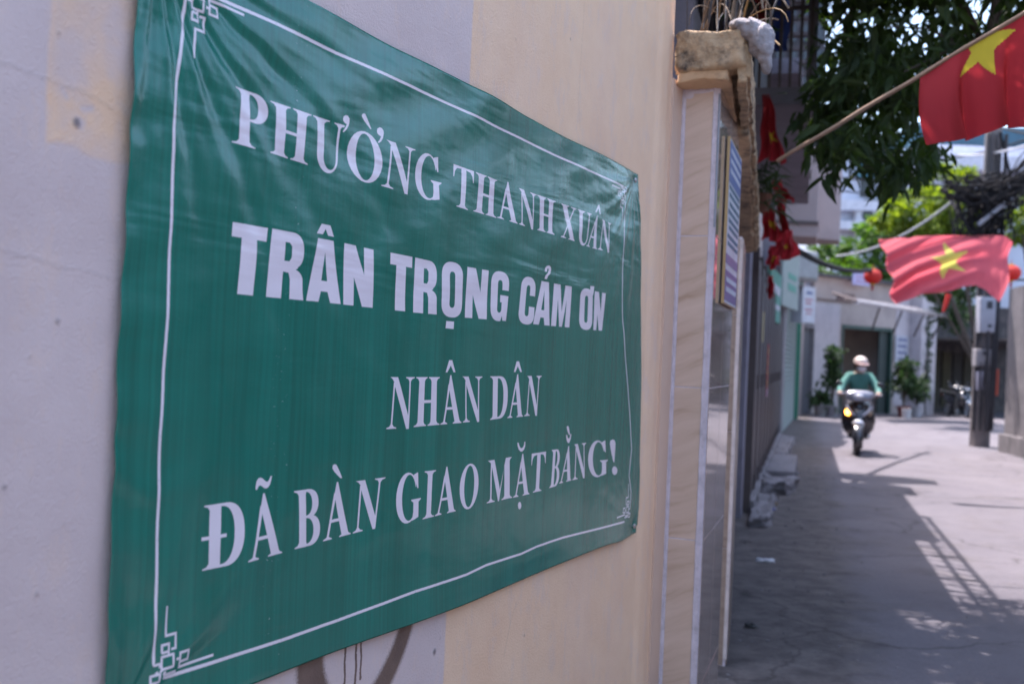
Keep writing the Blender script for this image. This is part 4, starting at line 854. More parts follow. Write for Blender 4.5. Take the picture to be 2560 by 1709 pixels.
sg = sign('white box sign with blurred red and blue lettering projecting over the dark door', s0, s1, at(2020, 806, 26).z, at(2020, 716, 26).z, M_SGW, [(.3, .75, .80, .87, M_SGB), (.2, .8, .62, .67, M_SGR), (.25, .7, .52, .57, M_SGR), (.2, .8, .34, .39, M_SGR), (.3, .75, .24, .28, M_SGR)], thick=.4)
m = MB(); m.bb((-.4, -.42, at(2020, 718, 26).z), (0, .02, at(2020, 712, 26).z)); m.build('bracket', M_BAR, sg)
t_x = thing('wall_cabinet', 'grey rounded metal meter cabinet high on the wall above the box sign', 'cabinet', M=frame(at(1986, 660, 24), at(2050, 660, 24.5))[0])
l_ = frame(at(1986, 660, 24), at(2050, 660, 24.5))[1]
m = MB(); m.bb((0, -.5, at(2020, 700, 24).z), (l_, 0, at(2020, 622, 24).z)); m.build('box_body', pm('cab_grey', (.28, .29, .30), rough=.6), t_x, bevel=.08)
m = MB(); m.bb((l_*.1, .0, at(2020, 692, 24).z), (l_*.9, .02, at(2020, 632, 24).z)); m.build('cabinet_door', pm('cab_grey2', (.31, .32, .33), rough=.6), t_x, bevel=.02)

# pink posts and dark door between the shop and the end house
pC = gnd(1986, 1038); pD = Vector((9.67, 34.6, 0))
fm4, L4 = frame(pC, pD)
t_d = thing('side_house', 'narrow grey house front with pink posts and a tall dark door beside the end house', 'house', M=fm4)
m = MB(); m.bb((-.3, -4, -.05), (L4, -.14, 4.6)); m.build('wall', M_GREYP, t_d)
m = MB(); m.bb((-.25, -.14, -.02), (.55, .06, 4.2)); m.build('pink_post', M_PINK, t_d, bevel=.02)
m = MB(); m.bb((.62, -.14, .02), (L4-.15, -.08, 2.7)); m.build('door', pm('dark_door', (.075, .075, .095), rough=.5), t_d)
m = MB(); m.bb((.56, -.14, 2.7), (L4-.1, .03, 2.85)); m.bb((L4-.15, -.14, 0), (L4-.08, .03, 2.7)); m.build('door_frame', M_POST, t_d)

# steps, kerb slabs and rubble along the left foot
t_k = thing('step_slab', 'broken concrete step below the dark gate with a black drain hole', 'step', M=fm2)
m = MB(); m.bb((3.2, .06, -.02), (6.0, .42, .13)); m.build('slab', M_POST, t_k, bevel=.02)
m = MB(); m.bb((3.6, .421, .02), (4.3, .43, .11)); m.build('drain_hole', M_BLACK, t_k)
for k, (a, b_, w, h) in enumerate(((-1.0, 1.3, .26, .07), (1.75, 2.7, .44, .12), (6.2, 8.6, .30, .11), (8.8, 11.2, .34, .08))):
    o = rough_box([Vector((a, .06, 0)), Vector((b_, .06, 0)), Vector((b_-.1, w, 0)), Vector((a+.07, w*.85, 0))], -.03, h, 10, .05, M_POST, 'step_slab', None, k*3+1); o.matrix_world = fm2
    tag(o, ('low concrete step nearest the camera, at the foot of the lavender pilaster', 'thick square concrete step with a shaded hollow before it', 'long concrete step before the small signs', 'farthest concrete step at the end of the dark gate')[k], 'step', 'concrete steps along the gate')
for k, (px, py, r_, lab) in enumerate(((1890, 1255, .10, 'rough grey concrete lump beside the lowest step'), (1925, 1262, .07, 'small brown stone beside the concrete lump by the step'), (1905, 1180, .12, 'broken brown brick chunk between the steps'), (1962, 1165, .07, 'flat grey stone fragment lying away from the steps'), (1985, 1185, .06, 'small broken tile piece on the shaded alley'), (1945, 1148, .08, 'dark stone by the drain hole'), (1900, 1230, .05, 'small crumb of brick at the wall foot'))):
    p = gnd(px, py); m = MB(); m.ell((0, 0, r_*.3), (r_, r_*.8, r_*.5), nu=12, nv=8, fn=lambda q, d: q*(1+.5*fbm(d.x*2+k, d.y*2, d.z*2, 3)))
    o = m.build('rubble_stone', (M_CEM, M_SOOT)[k % 2]); o.location = p; tag(o, lab, 'rubble', 'rubble along the wall')
for k, (px, py, c, lab) in enumerate(((1901, 1403, (.7, .7, .75), 'crumpled white paper scrap on the shaded concrete'), (1923, 1405, (.7, .7, .75), 'second white paper scrap, just right of the first'), (1930, 1276, (.15, .15, .4), 'small violet wrapper at the foot of the steps'), (1876, 1567, (.03, .03, .03), 'small dark pebble on the silt near the pillar'))):
    p = gnd(px, py); m = MB(); m.ell((0, 0, .012), (.035, .025, .014), nu=10, nv=7, fn=lambda q, d: q*(1+.9*fbm(d.x*3+k, d.y*3, d.z*3, 3)))
    o = m.build('litter_scrap' if k < 3 else 'pebble', pm('litter_'+'abcd'[k], c, rough=.7)); o.location = p; tag(o, lab, 'litter')
gs = MB()
for k in range(300):
    y = random.uniform(4.0, 16); x = .262*y-.35+abs(random.gauss(0, .55)); r_ = random.choice((.003, .004, .006, .008, .012))
    if x < 5: gs.ell((x, y, r_*.3), (r_, r_*.8, r_*.5), nu=6, nv=4)
tag(gs.build('grit', pm('grit_stone', (.19, .17, .18), (.10, .09, .095), 30, .95)), 'scattered grit and small crumbs on the silt along the left wall', 'grit', kind='stuff')
# ------------------------------------------------------------------ end house with awning
hA = gnd(2028, 1033); hB = gnd(2300, 1034)
fh, LH = frame(hA, hB)                                   # x from left to right along the front, y toward the camera side
def H(px, py): # point on the house front plane -> local (x, z)
    d = ray(px, py); n = Vector((fh[0][1], fh[1][1], 0)); o = Vector((0, 0, EYE)); t = (Vector(hA)-o).dot(n)/d.dot(n); p = o+d*t
    q = fh.inverted() @ p; return q.x, q.z
M_HW = pm('house_beige', (.46, .38, .35), (.37, .30, .275), 1.2, .85, .3, 25, dirt=(.2, .17, .17), damt=.3, dscale=1.4)
M_HL = pm('house_lavender_white', (.56, .50, .52), (.46, .41, .43), 1.4, .8, .2, 25, dirt=(.25, .22, .25), damt=.3, dscale=1.6)
t_e = thing('end_house', 'low pale house closing the alley with a dark green doorway under a white awning', 'house', M=fh)
dx0, _ = H(2100, 930); dx1, _ = H(2228, 930); _, dz = H(2160, 815); _, ztop = H(2060, 692); _, zt2 = H(2250, 700)
m = MB(); m.bb((-.1, -5, -.05), (dx0, 0, ztop)); m.bb((dx1, -5, -.05), (LH, 0, ztop)); m.bb((dx0, -5, dz), (dx1, 0, ztop)); m.build('wall', M_HW, t_e)
for a_, b__ in (((-.1, .003, .25), (H(2096, 930)[0]-.05, .02, H(2090, 760)[1])), ((dx1+.15, .003, .3), (LH, .02, H(2250, 730)[1]))):
    m = MB(); m.bb(a_, b__); m.build('painted_band', M_HL, t_e)
m = MB(); m.bb((dx0, -.16, 0), (dx0+.09, .03, dz)); m.bb((dx1-.12, -.16, 0), (dx1, .03, dz)); m.bb((dx0+.09, -.16, dz-.12), (dx1-.12, .03, dz)); m.build('door_frame', M_DGREEN, t_e)
m = MB(); m.bb((dx1-.62, -.14, 0), (dx1-.125, -.09, dz-.125)); m.build('door_leaf', pm('door_leaf', (.03, .045, .042), rough=.6), t_e)
m = MB(); m.bb((dx0+.09, -3, 0), (dx1-.62, -2.9, dz-.12)); m.bb((dx0+.0, -3, .0), (dx0+.05, -.2, dz)); m.build('doorway_shade_sheet', M_BLACK, t_e)  # black sheets carry the unlit room's shade in their colour
m = MB(); m.bb((-.25, -5.2, ztop), (LH+.1, .25, ztop+.10)); m.build('roof_edge', pm('roof_dark', (.06, .055, .06), rough=.7), t_e)
m = MB(); x0, z0 = H(2045, 700); x1, z1 = H(2092, 735); m.bb((x0, .003, z1-.25), (x1, .04, z1-.2)); m.bb((x0+1.0, .003, z1-.25), (x1+.9, .04, z0-.35)); m.build('brown_bracket', pm('brown_bracket', (.17, .11, .10), rough=.8), t_e)
# awning
q0 = at(2075, 733, 33.3); q1 = at(2367, 783, 33.0); q2 = at(2144, 748, 31.6)
t_a = thing('awning', 'corrugated white sheet awning slanting over the dark green doorway', 'awning')
ad = (q1-q2); nw = 46; V_ = []
back = Vector((.5, 2.2, .02))
for j in range(4):
    for i in range(nw*2+1):
        f = i/(nw*2); p = q2+ad*f+back*(j/3); V_.append(p+Vector((0, 0, .035*(i % 2))))
m = MB(); m.add(V_, [(j*(nw*2+1)+i, j*(nw*2+1)+i+1, (j+1)*(nw*2+1)+i+1, (j+1)*(nw*2+1)+i) for j in range(3) for i in range(nw*2)])
o = m.build('roof_sheet', pm('white_sheet', (.72, .68, .74), rough=.4), t_a)
m = MB(); m.tube([q2+Vector((0, 0, -.06)), q1+Vector((0, 0, -.08))], .075, 6); m.build('front_beam', pm('beam_white', (.55, .52, .56), rough=.6), t_a)
m = MB(); m.tube([q2+Vector((.1, 0, -.08)), q2+back+Vector((-.2, 0, .1))], .035, 6); m.tube([at(2083, 732, 33.6), q2+Vector((.0, 0, -.05))], .045, 6)
for f in (.25, .5, .75, .97): m.tube([q2+ad*f+Vector((0, 0, -.06)), q2+ad*f+back*.98+Vector((0, 0, -.75))], .03, 6)
m.build('bracket', M_BAR, t_a)
# house signs
def house_sign(lab, px0, py0, px1, py1, mat, rows, y=.03, inkm=M_SGB, name='wall_sign'):
    x0, z1 = H(px0, py0); x1, z0 = H(px1, py1); t = thing(name, lab, 'sign', M=fh)
    m = MB(); m.bb((x0, y, z0), (x1, y+.03, z1)); m.build('panel', mat, t)
    m = MB()
    for r_ in rows: 
        w = (x1-x0)
        for k in range(3): m.bb((x0+w*(.18+.23*k), y+.03, z0+(z1-z0)*(r_-.05)), (x0+w*(.34+.23*k), y+.037, z0+(z1-z0)*(r_+.05)))
    m.build('lettering', inkm, t); return t
house_sign('white vertical board with dark characters beside the green doorway', 2236, 838, 2266, 908, M_SGW, (.15, .38, .62, .85), .04)
house_sign('pale violet board with pink and blue lettering on the end house roof edge', 2112, 680, 2153, 716, pm('violet_board', (.38, .36, .58), rough=.6), (.3, .65), .3, M_SGR)
# right corner pier with creeper
t_pi = thing('corner_pier', 'white painted pier at the right corner of the end house', 'pier', M=fh)
x0, z1 = H(2274, 790); x1, _ = H(2306, 930)
m = MB(); m.bb((x0, .02, -.02), (x1, .5, z1+1.1)); m.build('pier_shaft', M_HL, t_pi, bevel=.02)

# dark side passage with shed
sA = gnd(2300, 1030); M_SHED = pm('shed_wall', (.05, .043, .045), (.03, .026, .029), 3, .9, .4, 30, dirt=(.16, .13, .12), damt=.35)
fs, LS = frame(at(2290, 1000, 41), at(2470, 1000, 43))
t_sh = thing('shed', 'dark lean-to shed with a pale tin edge at the back of the side passage', 'shed', M=fs)
m = MB(); m.bb((-1.5, -1, 0), (LS+2.5, 0, 4.2)); m.build('wall', M_SHED, t_sh)
for k in range(5): m = MB(); m.bb((.1+k*.62, .003, .2), (.55+k*.62, .06, 2.3)); m.build('plank', pm('shed_plank_%s' % 'abcde'[k], (.035+.012*(k % 3), .03+.01*(k % 3), .03), rough=.9), t_sh)
m = MB(); m.bb((-1.2, .003, 2.66), (LS+1.2, 5.2, 2.72)); m.build('tin_roof', M_SHED, t_sh)
m = MB(); m.bb((1.1, 5.2, 2.60), (2.6, 5.26, 2.74)); m.build('tin_edge', pm('tin', (.42, .38, .40), rough=.5), t_sh)
# ------------------------------------------------------------------ right-hand wall
kR = [(9.26, 19.38), (9.45, 21.5), (9.9, 25.5)]
fr_, LR = frame((9.58, 20.9), (9.36, 19.3))              # alley side is to the right of p->q reversed: y points to -X
M_RWD = pm('dark_render', (.17, .15, .155), (.11, .10, .105), 2, .9, .4, 30, dirt=(.06, .055, .055), damt=.35)
t_r = thing('roadside_wall', 'weathered grey rendered house wall at the right edge behind the utility pole', 'wall', M=fr_)
m = MB(); m.bb((0, -.0, -.05), (LR, -4.5, 3.15)); m.build('wall', M_RWD, t_r)
m = MB(); m.bb((-.02, -.0, -.05), (LR, .10, .35)); m.build('plinth', M_RWD, t_r, bevel=.02)
fr2, LR2 = frame((9.20, 19.3), (2.9, -4.0))
M_RW = pm('right_render', (.13, .12, .125), (.08, .075, .08), 1.5, .85, .3, 30, dirt=(.09, .08, .08), damt=.4, dscale=1.2)
t_r2 = thing('garden_wall', 'long rendered boundary wall running along the right side of the alley toward the camera', 'wall', M=fr2)
m = MB(); m.bb((0.02, -.3, -.05), (LR2, 0, 3.1)); m.build('wall', M_RW, t_r2)
m = MB(); m.bb((0.02, -.36, 3.1), (LR2, .06, 3.2)); m.build('coping', M_POST, t_r2)
m = MB()
for k in range(4): m.bb((2+k*5.6, .0, .02), (4.2+k*5.6, .03, 2.1))
m.build('gate_leaf', pm('right_gate', (.05, .045, .05), rough=.55), t_r2)

# ------------------------------------------------------------------ far white building, blue roof
zF = 47.0
def F_(px, py, z=zF): p = at(px, py, z); return p
def fbox(mb, px0, py0, px1, py1, z0, z1):                # real block whose near face spans these directions
    a = at(px0, py1, z0); b_ = at(px1, py0, z0); return mb.bb((a.x, z0, min(a.z, b_.z)), (b_.x, z1, max(a.z, b_.z)))
M_FW = pm('far_white', (.50, .53, .62), (.42, .45, .54), .6, .8, .1, 10, dirt=(.3, .3, .34), damt=.2, dscale=.5)
t_f = thing('apartment_block', 'pale bluish white apartment block with grey ledges far behind the trees', 'building')
m = MB(); fbox(m, 2066, 395, 2760, 1010, zF, zF+8); m.build('wall', M_FW, t_f)
m = MB(); fbox(m, 2066, 512, 2420, 522, zF-.6, zF-.003); fbox(m, 2066, 560, 2300, 570, zF-.8, zF-.003); fbox(m, 2240, 400, 2760, 415, zF-.9, zF-.003); m.build('ledge', pm('far_ledge', (.62, .62, .70), rough=.8), t_f)
wm = pm('far_window', (.03, .035, .045), rough=.25)
for a in ((2150, 440, 2190, 492), (2160, 500, 2205, 512), (2215, 470, 2260, 500), (2150, 590, 2200, 625), (2540, 430, 2600, 480)): m = MB(); fbox(m, *a, zF-.06, zF-.003); m.build('window', wm, t_f)
m = MB(); fbox(m, 2150, 400, 2192, 440, zF-.5, zF-.003); m.build('blue_blind', pm('blind', (.05, .16, .22), rough=.6), t_f)
for k, a in enumerate(((2140, 518, 2192, 560), (2140, 578, 2180, 612))):
    p = at((a[0]+a[2])/2, a[3], zF-.5); w = (a[2]-a[0])/FPX*zF; h = (a[3]-a[1])/FPX*zF
    ta = thing('air_conditioner', ('white outdoor air conditioner unit below the dark far window', 'grey outdoor air conditioner unit one ledge lower on the far block')[k], 'air conditioner', loc=p, group='far air conditioners')
    m = MB(); m.bb((-w/2, 0, 0), (w/2, .4, h)); m.build('casing', pm('ac_white_'+'ab'[k], (.55, .55, .6), rough=.6), ta, bevel=.03)
    m = MB(); m.lathe([(h*.36, 0), (h*.36, .02), (h*.28, .03), (h*.28, .012), (.02, .01)], 20, Matrix.Translation((w*.05, -.0, h*.5)) @ Matrix.Rotation(PI/2, 4, 'X')); m.build('fan_grille', wm, ta)
t_f2 = thing('blue_roofed_building', 'long building with a flat dark blue metal roof on the skyline', 'building')
m = MB(); fbox(m, 2290, 388, 3300, 1010, zF+9, zF+16); m.build('wall', pm('far_grey', (.26, .25, .27), rough=.8), t_f2)
m = MB(); fbox(m, 2285, 352, 3300, 390, zF+8.6, zF+16.5); m.build('roof', pm('blue_roof', (.035, .10, .15), (.03, .08, .12), 1, .5), t_f2)
m = MB(); fbox(m, 2285, 402, 3300, 412, zF+8.3, zF+8.99); m.build('gutter', pm('gutter', (.6, .6, .68), rough=.6), t_f2)

# ------------------------------------------------------------------ utility pole, boxes and cables
pb = gnd(2448, 1116); pt = at(2486, 300, 22.4)
t_u = thing('utility_pole', 'leaning grey concrete utility pole wrapped with black cables near the right wall', 'utility pole', loc=(pb.x, pb.y, 0))
m = MB(); d_ = Vector((pt.x-pb.x, pt.y-pb.y, pt.z)); top = d_*1.5
m.tube([Vector((0, 0, -.1)), d_*.5, d_, top], [.20, .185, .165, .14], 14); m.build('shaft', pm('pole_concrete', (.21, .18, .175), (.14, .12, .12), 5, .9, .5, 40, dirt=(.07, .06, .06), damt=.4, dscale=3), t_u, smooth=True)
m = MB()
for k in range(9):
    a = k*.7; m.tube([d_*f+Vector((math.cos(a+f)*.2, -abs(math.sin(a))*.2-.03, 0)) for f in np.linspace(.05, .95, 14)], .022+.008*(k % 3), 5)
m.build('riser_cable', M_CBL, t_u, smooth=True)
m = MB()
for f in (.3, .45, .6, .72): m.lathe([(.215, -.02), (.215, .02)], 14, Matrix.Translation(d_*f))
m.build('steel_band', M_BAR, t_u)
def box_on_pole(lab, px0, py0, px1, py1, depth, mat, win=True, grp='meter boxes on the pole', cat='meter box'):
    a = at((px0+px1)/2, py1, depth); w = (px1-px0)/FPX*depth; h = (py1-py0)/FPX*depth
    t = thing('meter_box', lab, cat, loc=a, group=grp)
    m = MB(); m.bb((-w/2, 0, 0), (w/2, .22, h)); m.build('casing', mat, t, bevel=.015)
    m = MB(); m.bb((-w/2+.02, -.012, .02), (w/2-.02, -.001, h-.02)); m.build('lid', mat, t, bevel=.008)
    if win: mwm = pm('mw_'+lab[:3], (.07, .07, .08), rough=.3); m = MB(); m.bb((-w*.1, -.02, h*.68), (w*.26, -.012, h*.88)); m.build('meter_window', mwm, t); m = MB(); m.bb((0, -.02, h*.16), (w*.24, -.012, h*.24)); m.build('meter_window', mwm, t)
    return t
M_BX = pm('box_grey', (.42, .41, .45), (.35, .34, .38), 6, .6); M_BX2 = pm('box_dull', (.30, .28, .29), (.24, .22, .23), 6, .7)
box_on_pole('tall pale grey meter box, topmost on the pole, with two dark windows', 2448, 742, 2488, 832, 21.9, M_BX)
box_on_pole('square grey meter box second from the top of the pole', 2440, 872, 2478, 916, 21.9, M_BX2)
box_on_pole('pale violet-grey meter box beside the orange-red panel', 2442, 928, 2472, 976, 21.9, pm('box_violet', (.40, .38, .46), rough=.6), False)
box_on_pole('lowest dull grey meter box on the pole', 2446, 1002, 2486, 1048, 21.9, M_BX2)
box_on_pole('orange-red box fixed to the right of the violet-grey meter box', 2474, 922, 2496, 988, 22.0, pm('orange_box', (.62, .11, .06), rough=.6), False, None, 'box')
# black cable mass
t_cm = thing('cable_bundle', 'thick mass of tangled black cables hung on the utility pole above the bright flag', 'cables')
rg = random.Random(11)
hub = at(2480, 480, 22.0)
M_CB2 = pm('black_cable', (.014, .013, .015), rough=.85, spec=.2)
def sag(a, b_, s_, n=14, wob=0, sd=0):
    o = []
    for i in range(n+1):
        f = i/n; p = a.lerp(b_, f); p = p+Vector((0, 0, -4*s_*f*(1-f)))
        if wob: p += Vector((wob*fbm(f*4+sd, sd), wob*fbm(f*4, sd+3), wob*fbm(f*5, sd+7)))
        o.append(p)
    return o
m = MB()
for k in range(46):
    a = at(2380+rg.uniform(-40, 70), 450+rg.uniform(-10, 45), 21.6+rg.uniform(-.3, .5)); b_ = at(2560+rg.uniform(0, 60), 430+rg.uniform(-60, 60), 21.6+rg.uniform(-.3, .3))
    m.tube(sag(a, b_, rg.uniform(.05, .45), 16, .09, k), rg.uniform(.012, .028), 5)
m.build('cable', M_CB2, t_cm, smooth=True, kind='stuff')
m = MB()
for k in range(40):                                      # coils hanging down the pole
    c = at(2455+rg.uniform(-45, 45), 540+rg.uniform(-50, 60), 21.7+rg.uniform(-.2, .2)); r_ = rg.uniform(.2, .5); ph = rg.uniform(0, 6)
    m.tube([c+Vector((r_*math.cos(t)*.8, .06*math.sin(3*t), r_*1.1*math.sin(t)+.05*math.sin(2*t+ph))) for t in np.linspace(0, 2*PI, 20)], rg.uniform(.012, .025), 5)
m.build('cable_coil', M_CB2, t_cm, smooth=True, kind='stuff')
m = MB(); m.tube([at(2445, 562, 21.5), at(2512, 508, 21.5)], .045, 8); m.build('cable_sleeve', pm('sleeve_grey', (.22, .22, .26), rough=.4), t_cm, smooth=True)
for k, (a, b_, s_, r_, lab) in enumerate((
    (at(1958, 602, 14.5), at(2190, 672, 21), .18, .045, 'thick black cable sagging from the small red flags toward the red lantern'),
    (at(2184, 672, 21), at(2600, 700, 20), .05, .02, 'thin dark cable holding the red lanterns behind the bright flag'),
    (at(2090, 640, 25), at(2420, 470, 22), .3, .025, 'grey telephone cable crossing before the small green tree'),
    (at(2395, 388, 24), at(2620, 345, 20), .1, .022, 'light overhead wire just below the near flag'),
    (at(2300, 400, 40), at(2620, 330, 30), .2, .03, 'faint overhead wire against the blue roof'),
    (at(2500, 330, 22), at(2540, 500, 22), -.0, .03, 'dark stay wire dropping from the pole top to the cable mass'),
    (at(2360, 470, 23), at(2450, 590, 21.6), .1, .05, 'dark thick cable dropping behind the bright flag'),
    (at(2480, 310, 22), at(3100, 250, 10), .3, .02, 'overhead wire leaving the pole top to the right'))):
    m = MB(); m.tube(sag(a, b_, s_, 18), r_, 6); o = m.build('overhead_cable', (M_CB2, M_CB2, pm('cab_g', (.3, .3, .32), rough=.5), pm('cab_l', (.5, .5, .55), rough=.4), M_CB2, M_CB2, M_CB2, M_CB2)[k], smooth=True); tag(o, lab, 'cable', 'overhead cables')
# slim overhead wires crossing the alley (their shadows lie on the road)
for k, (y, r_, lab) in enumerate(((9.0, .012, 'thin wire crossing high above the lit road, nearest the camera'), (20.5, .015, 'thin wire crossing above the rider'), (22.0, .015, 'farther thin wire crossing above the rider'))):
    m = MB(); m.tube(sag(Vector((.27*y-.5, y, 5.2)), Vector((.27*y+3.9, y-.6, 5.0)), .12, 14), r_, 6); o = m.build('overhead_cable', M_CB2, smooth=True); tag(o, lab, 'cable', 'overhead cables')

t_tb = thing('apartment_block', 'tall dark grey block filling the gap behind the barred balcony cage', 'building')  # invented tower, blocks the sky that would show through the bars
m = MB(); fbox(m, 1700, -140, 2075, 1000, 66, 76); m.build('wall', pm('sky_blocker_grey', (.06, .055, .065), (.045, .042, .05), .3, .8), t_tb)
for r_ in range(7):
    for c_ in range(5): m = MB(); fbox(m, 1905+c_*34, -60+r_*62, 1924+c_*34, -20+r_*62, 65.7, 65.99); m.build('window', wm, t_tb)
# ------------------------------------------------------------------ cloth flags
M_RED = cloth_mat('flag_red', (.50, .035, .045), .42); M_YEL = cloth_mat('flag_yellow', (.72, .55, .05), .42)
M_SUNRED = cloth_mat('sunlit_flag_red', (.78, .14, .18), .5); M_SUNYEL = cloth_mat('sunlit_flag_yellow', (.80, .72, .16), .5)  # flag colours lightened to put sunlight into the strung flag
def star_in(x, y, r, rot=0):
    a = math.atan2(y, x)-rot-PI/2; d = math.hypot(x, y); k = 2*PI/5; a = (a+k/2) % k-k/2
    # star polygon edge between outer (r,0) and inner (.382r, 36deg)
    a = abs(a); ox, oy = r, 0; ix, iy = .382*r*math.cos(PI/5), .382*r*math.sin(PI/5)
    px, py = d*math.cos(a), d*math.sin(a)
    return (ix-ox)*(py-oy)-(iy-oy)*(px-ox) > 0
def flag(name, lab, P, nu, nv, fold, star, asp=1.5, depth_dir=Vector((0, 1, 0)), group=None, mats=None):
    """P: function (u, v) -> point; star: (cu, cv, radius in v units, rot); asp = width/height"""
    V_ = []
    for j in range(nv+1):
        for i in range(nu+1):
            u_, v_ = i/nu, j/nv; p = P(u_, v_); V_.append(p+depth_dir*fold(u_, v_))
    m = MB(); m.v = [tuple(v) for v in V_]
    for j in range(nv):
        for i in range(nu):
            m.f.append((j*(nu+1)+i, j*(nu+1)+i+1, (j+1)*(nu+1)+i+1, (j+1)*(nu+1)+i))
            uc, vc = (i+.5)/nu, (j+.5)/nv; m.m.append(1 if star and star_in((uc-star[0])*asp, -(vc-star[1]), star[2], star[3]) else 0)
    o = m.build(name, mats or [M_RED, M_YEL], None, smooth=True); tag(o, lab, 'flag', group); return o
def bil(a, b_, c, d): return lambda u_, v_: (a*(1-u_)+b_*u_)*(1-v_)+(d*(1-u_)+c*u_)*v_
# near flag on its bamboo pole
k0 = at(1945, 402, 5.35); k1 = at(2700, -52, 3.75)
m = MB(); nseg = 26; kd = (k1-k0)
m.tube([k0+kd*(i/nseg)+Vector((0, 0, .002*math.sin(i*.8))) for i in range(nseg+1)], [.0095-.002*i/nseg*.9+(.0010 if i % 3 == 0 else 0) for i in range(nseg+1)], 10)
o = m.build('flag_pole', pm('bamboo', (.36, .24, .17), (.28, .18, .12), 8, .55), smooth=True); tag(o, 'slanting brown bamboo pole carrying the near red flag', 'flag pole')
def pole_at(px):                                         # point of the pole seen in that column
    lo, hi = 0, 1
    for _ in range(30):
        mid_ = (lo+hi)/2; p = k0+kd*mid_; x = (p.x/p.y)*FPX; y = -(p.z-EYE)/p.y*FPX+33
        if 1280+x-ROLL*y < px: lo = mid_
        else: hi = mid_
    return k0+kd*lo
fa, fb_ = pole_at(2305), pole_at(2695)
dpt = fa.y
def nearP(u_, v_):
    top = fa.lerp(fb_, u_)
    bx = 2332+330*u_; by = 354-26*min(u_*1.6, 1)-55*max(u_-.45, 0)+8*math.sin(u_*9)
    bot = at(bx, by, dpt-.35*u_+.02)
    return top.lerp(bot, v_)+Vector((-.02*math.sin(v_*PI), 0, 0))
flag('flag', 'near red flag with a yellow star hanging from the bamboo pole', nearP, 150, 90,
     lambda u_, v_: (.045*v_+.008)*math.sin(u_*19+1.5*v_)+.02*v_*math.sin(u_*41+v_*2), (.46, .10, .37, -.35), asp=1.75)
# bright flag hung over the alley
bd = 12.9
def brP(u_, v_):
    tx = 2203+332*u_; ty = 597-8*math.sin(u_*3.0)-4*(u_ > .7)*math.sin((u_-.7)*10)+14*max(0, u_-.93)*10
    bx = 2222+285*u_+6*math.sin(u_*5); by = [760, 752, 742, 735, 730, 722, 716, 716, 740, 757, 700][min(int(u_*10), 10)]
    n = min(int(u_*10), 9); f = u_*10-n; T = [762, 750, 738, 735, 733, 727, 718, 716, 728, 757, 705]; by = T[n]*(1-f)+T[n+1]*f
    return at(tx, ty, bd).lerp(at(bx, by, bd), v_)
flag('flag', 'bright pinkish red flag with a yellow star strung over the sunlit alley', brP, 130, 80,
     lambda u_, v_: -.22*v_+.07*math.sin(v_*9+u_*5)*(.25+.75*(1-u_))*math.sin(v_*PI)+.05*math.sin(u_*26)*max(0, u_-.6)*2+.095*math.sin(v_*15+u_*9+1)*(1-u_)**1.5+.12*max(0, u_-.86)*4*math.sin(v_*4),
     (.49, .46, .36, .12), asp=2.1, mats=[M_SUNRED, M_SUNYEL])
m = MB(); m.tube(sag(at(2190, 592, 12.9), at(2640, 585, 12.9), .02, 10), .008, 6); o = m.build('overhead_cable', M_CB2, smooth=True); tag(o, 'thin line from which the bright flag is strung', 'cable', 'overhead cables')
# small limp flags on the left
def limp(lab, x0, y0, x1, y1, w0, w1, d, star=None, sd=0, g='small limp flags on the left house fronts'):
    def P(u_, v_):
        cx = x0+(x1-x0)*v_; w = w0+(w1-w0)*v_; return at(cx+(u_-.5)*w*1.45, y0+(y1-y0)*v_+6*math.sin(u_*7+sd)*v_, d)
    flag('flag', lab, P, 34, 50, lambda u_, v_: .05*math.sin(u_*16+v_*4+sd)*(.3+v_)+.03*math.sin(v_*11+sd), star, asp=.9, group=g)
limp('red flag fragment hanging before the barred balcony at the top edge', 1897, -60, 1900, 112, 12, 34, 7.0, None, 1)
limp('limp red flag with a yellow star just past the lintel corner', 1916, 235, 1930, 402, 10, 52, 7.6, (.62, .62, .15, .2), 2)
limp('small folded red flag hanging under the green plants', 1917, 520, 1932, 600, 22, 34, 9.0, (.7, .5, .2, .4), 3)
limp('wide red flag end hanging beside the black cable', 1962, 575, 1966, 645, 24, 46, 9.6, (.5, .55, .13, .4), 4)
limp('narrow red flag with yellow mark below the folded one', 1930, 615, 1934, 668, 10, 22, 10.5, (.5, .5, .25, .4), 5)
limp('thin strip of red flag above the slanting green sign', 1927, 690, 1926, 742, 8, 10, 12, None, 6)
limp('long thin pinkish red ribbon of flag cloth hanging before the balcony', 1944, 450, 1962, 580, 16, 12, 9.0, None, 7)
limp('short pale red ribbon blown sideways from the flag bracket', 1950, 465, 1975, 500, 8, 18, 8.8, None, 8)
# lanterns
M_LAN = cloth_mat('lantern_red', (.62, .07, .06), .5)
def lantern(lab, px, py, d, r_):
    c = at(px, py, d); t = thing('lantern', lab, 'lantern', loc=c, group='red lanterns on the cable')
    m = MB(); m.ell((0, 0, 0), (r_, r_, r_*.85), nu=24, nv=14, fn=lambda q, d_: q*(1+.03*math.cos(12*math.atan2(d_.y, d_.x)))); m.build('globe', M_LAN, t, smooth=True)
    m = MB(); m.lathe([(.05, r_*.8), (.05, r_*.95)], 12); m.lathe([(.05, -r_*.95), (.05, -r_*.8)], 12); m.build('rim', M_YEL, t)
    m = MB(); m.tube([(0, 0, r_*.9), (0, 0, r_*1.4)], .006, 5); m.tube([(0, 0, -r_*.95), (0, 0, -r_*1.6)], .02, 6); m.build('tassel', M_LAN, t)
lantern('round red lantern hanging left of the bright flag', 2182, 691, 20.5, .165); lantern('round red lantern half hidden at the right end of the bright flag', 2528, 682, 20, .17)
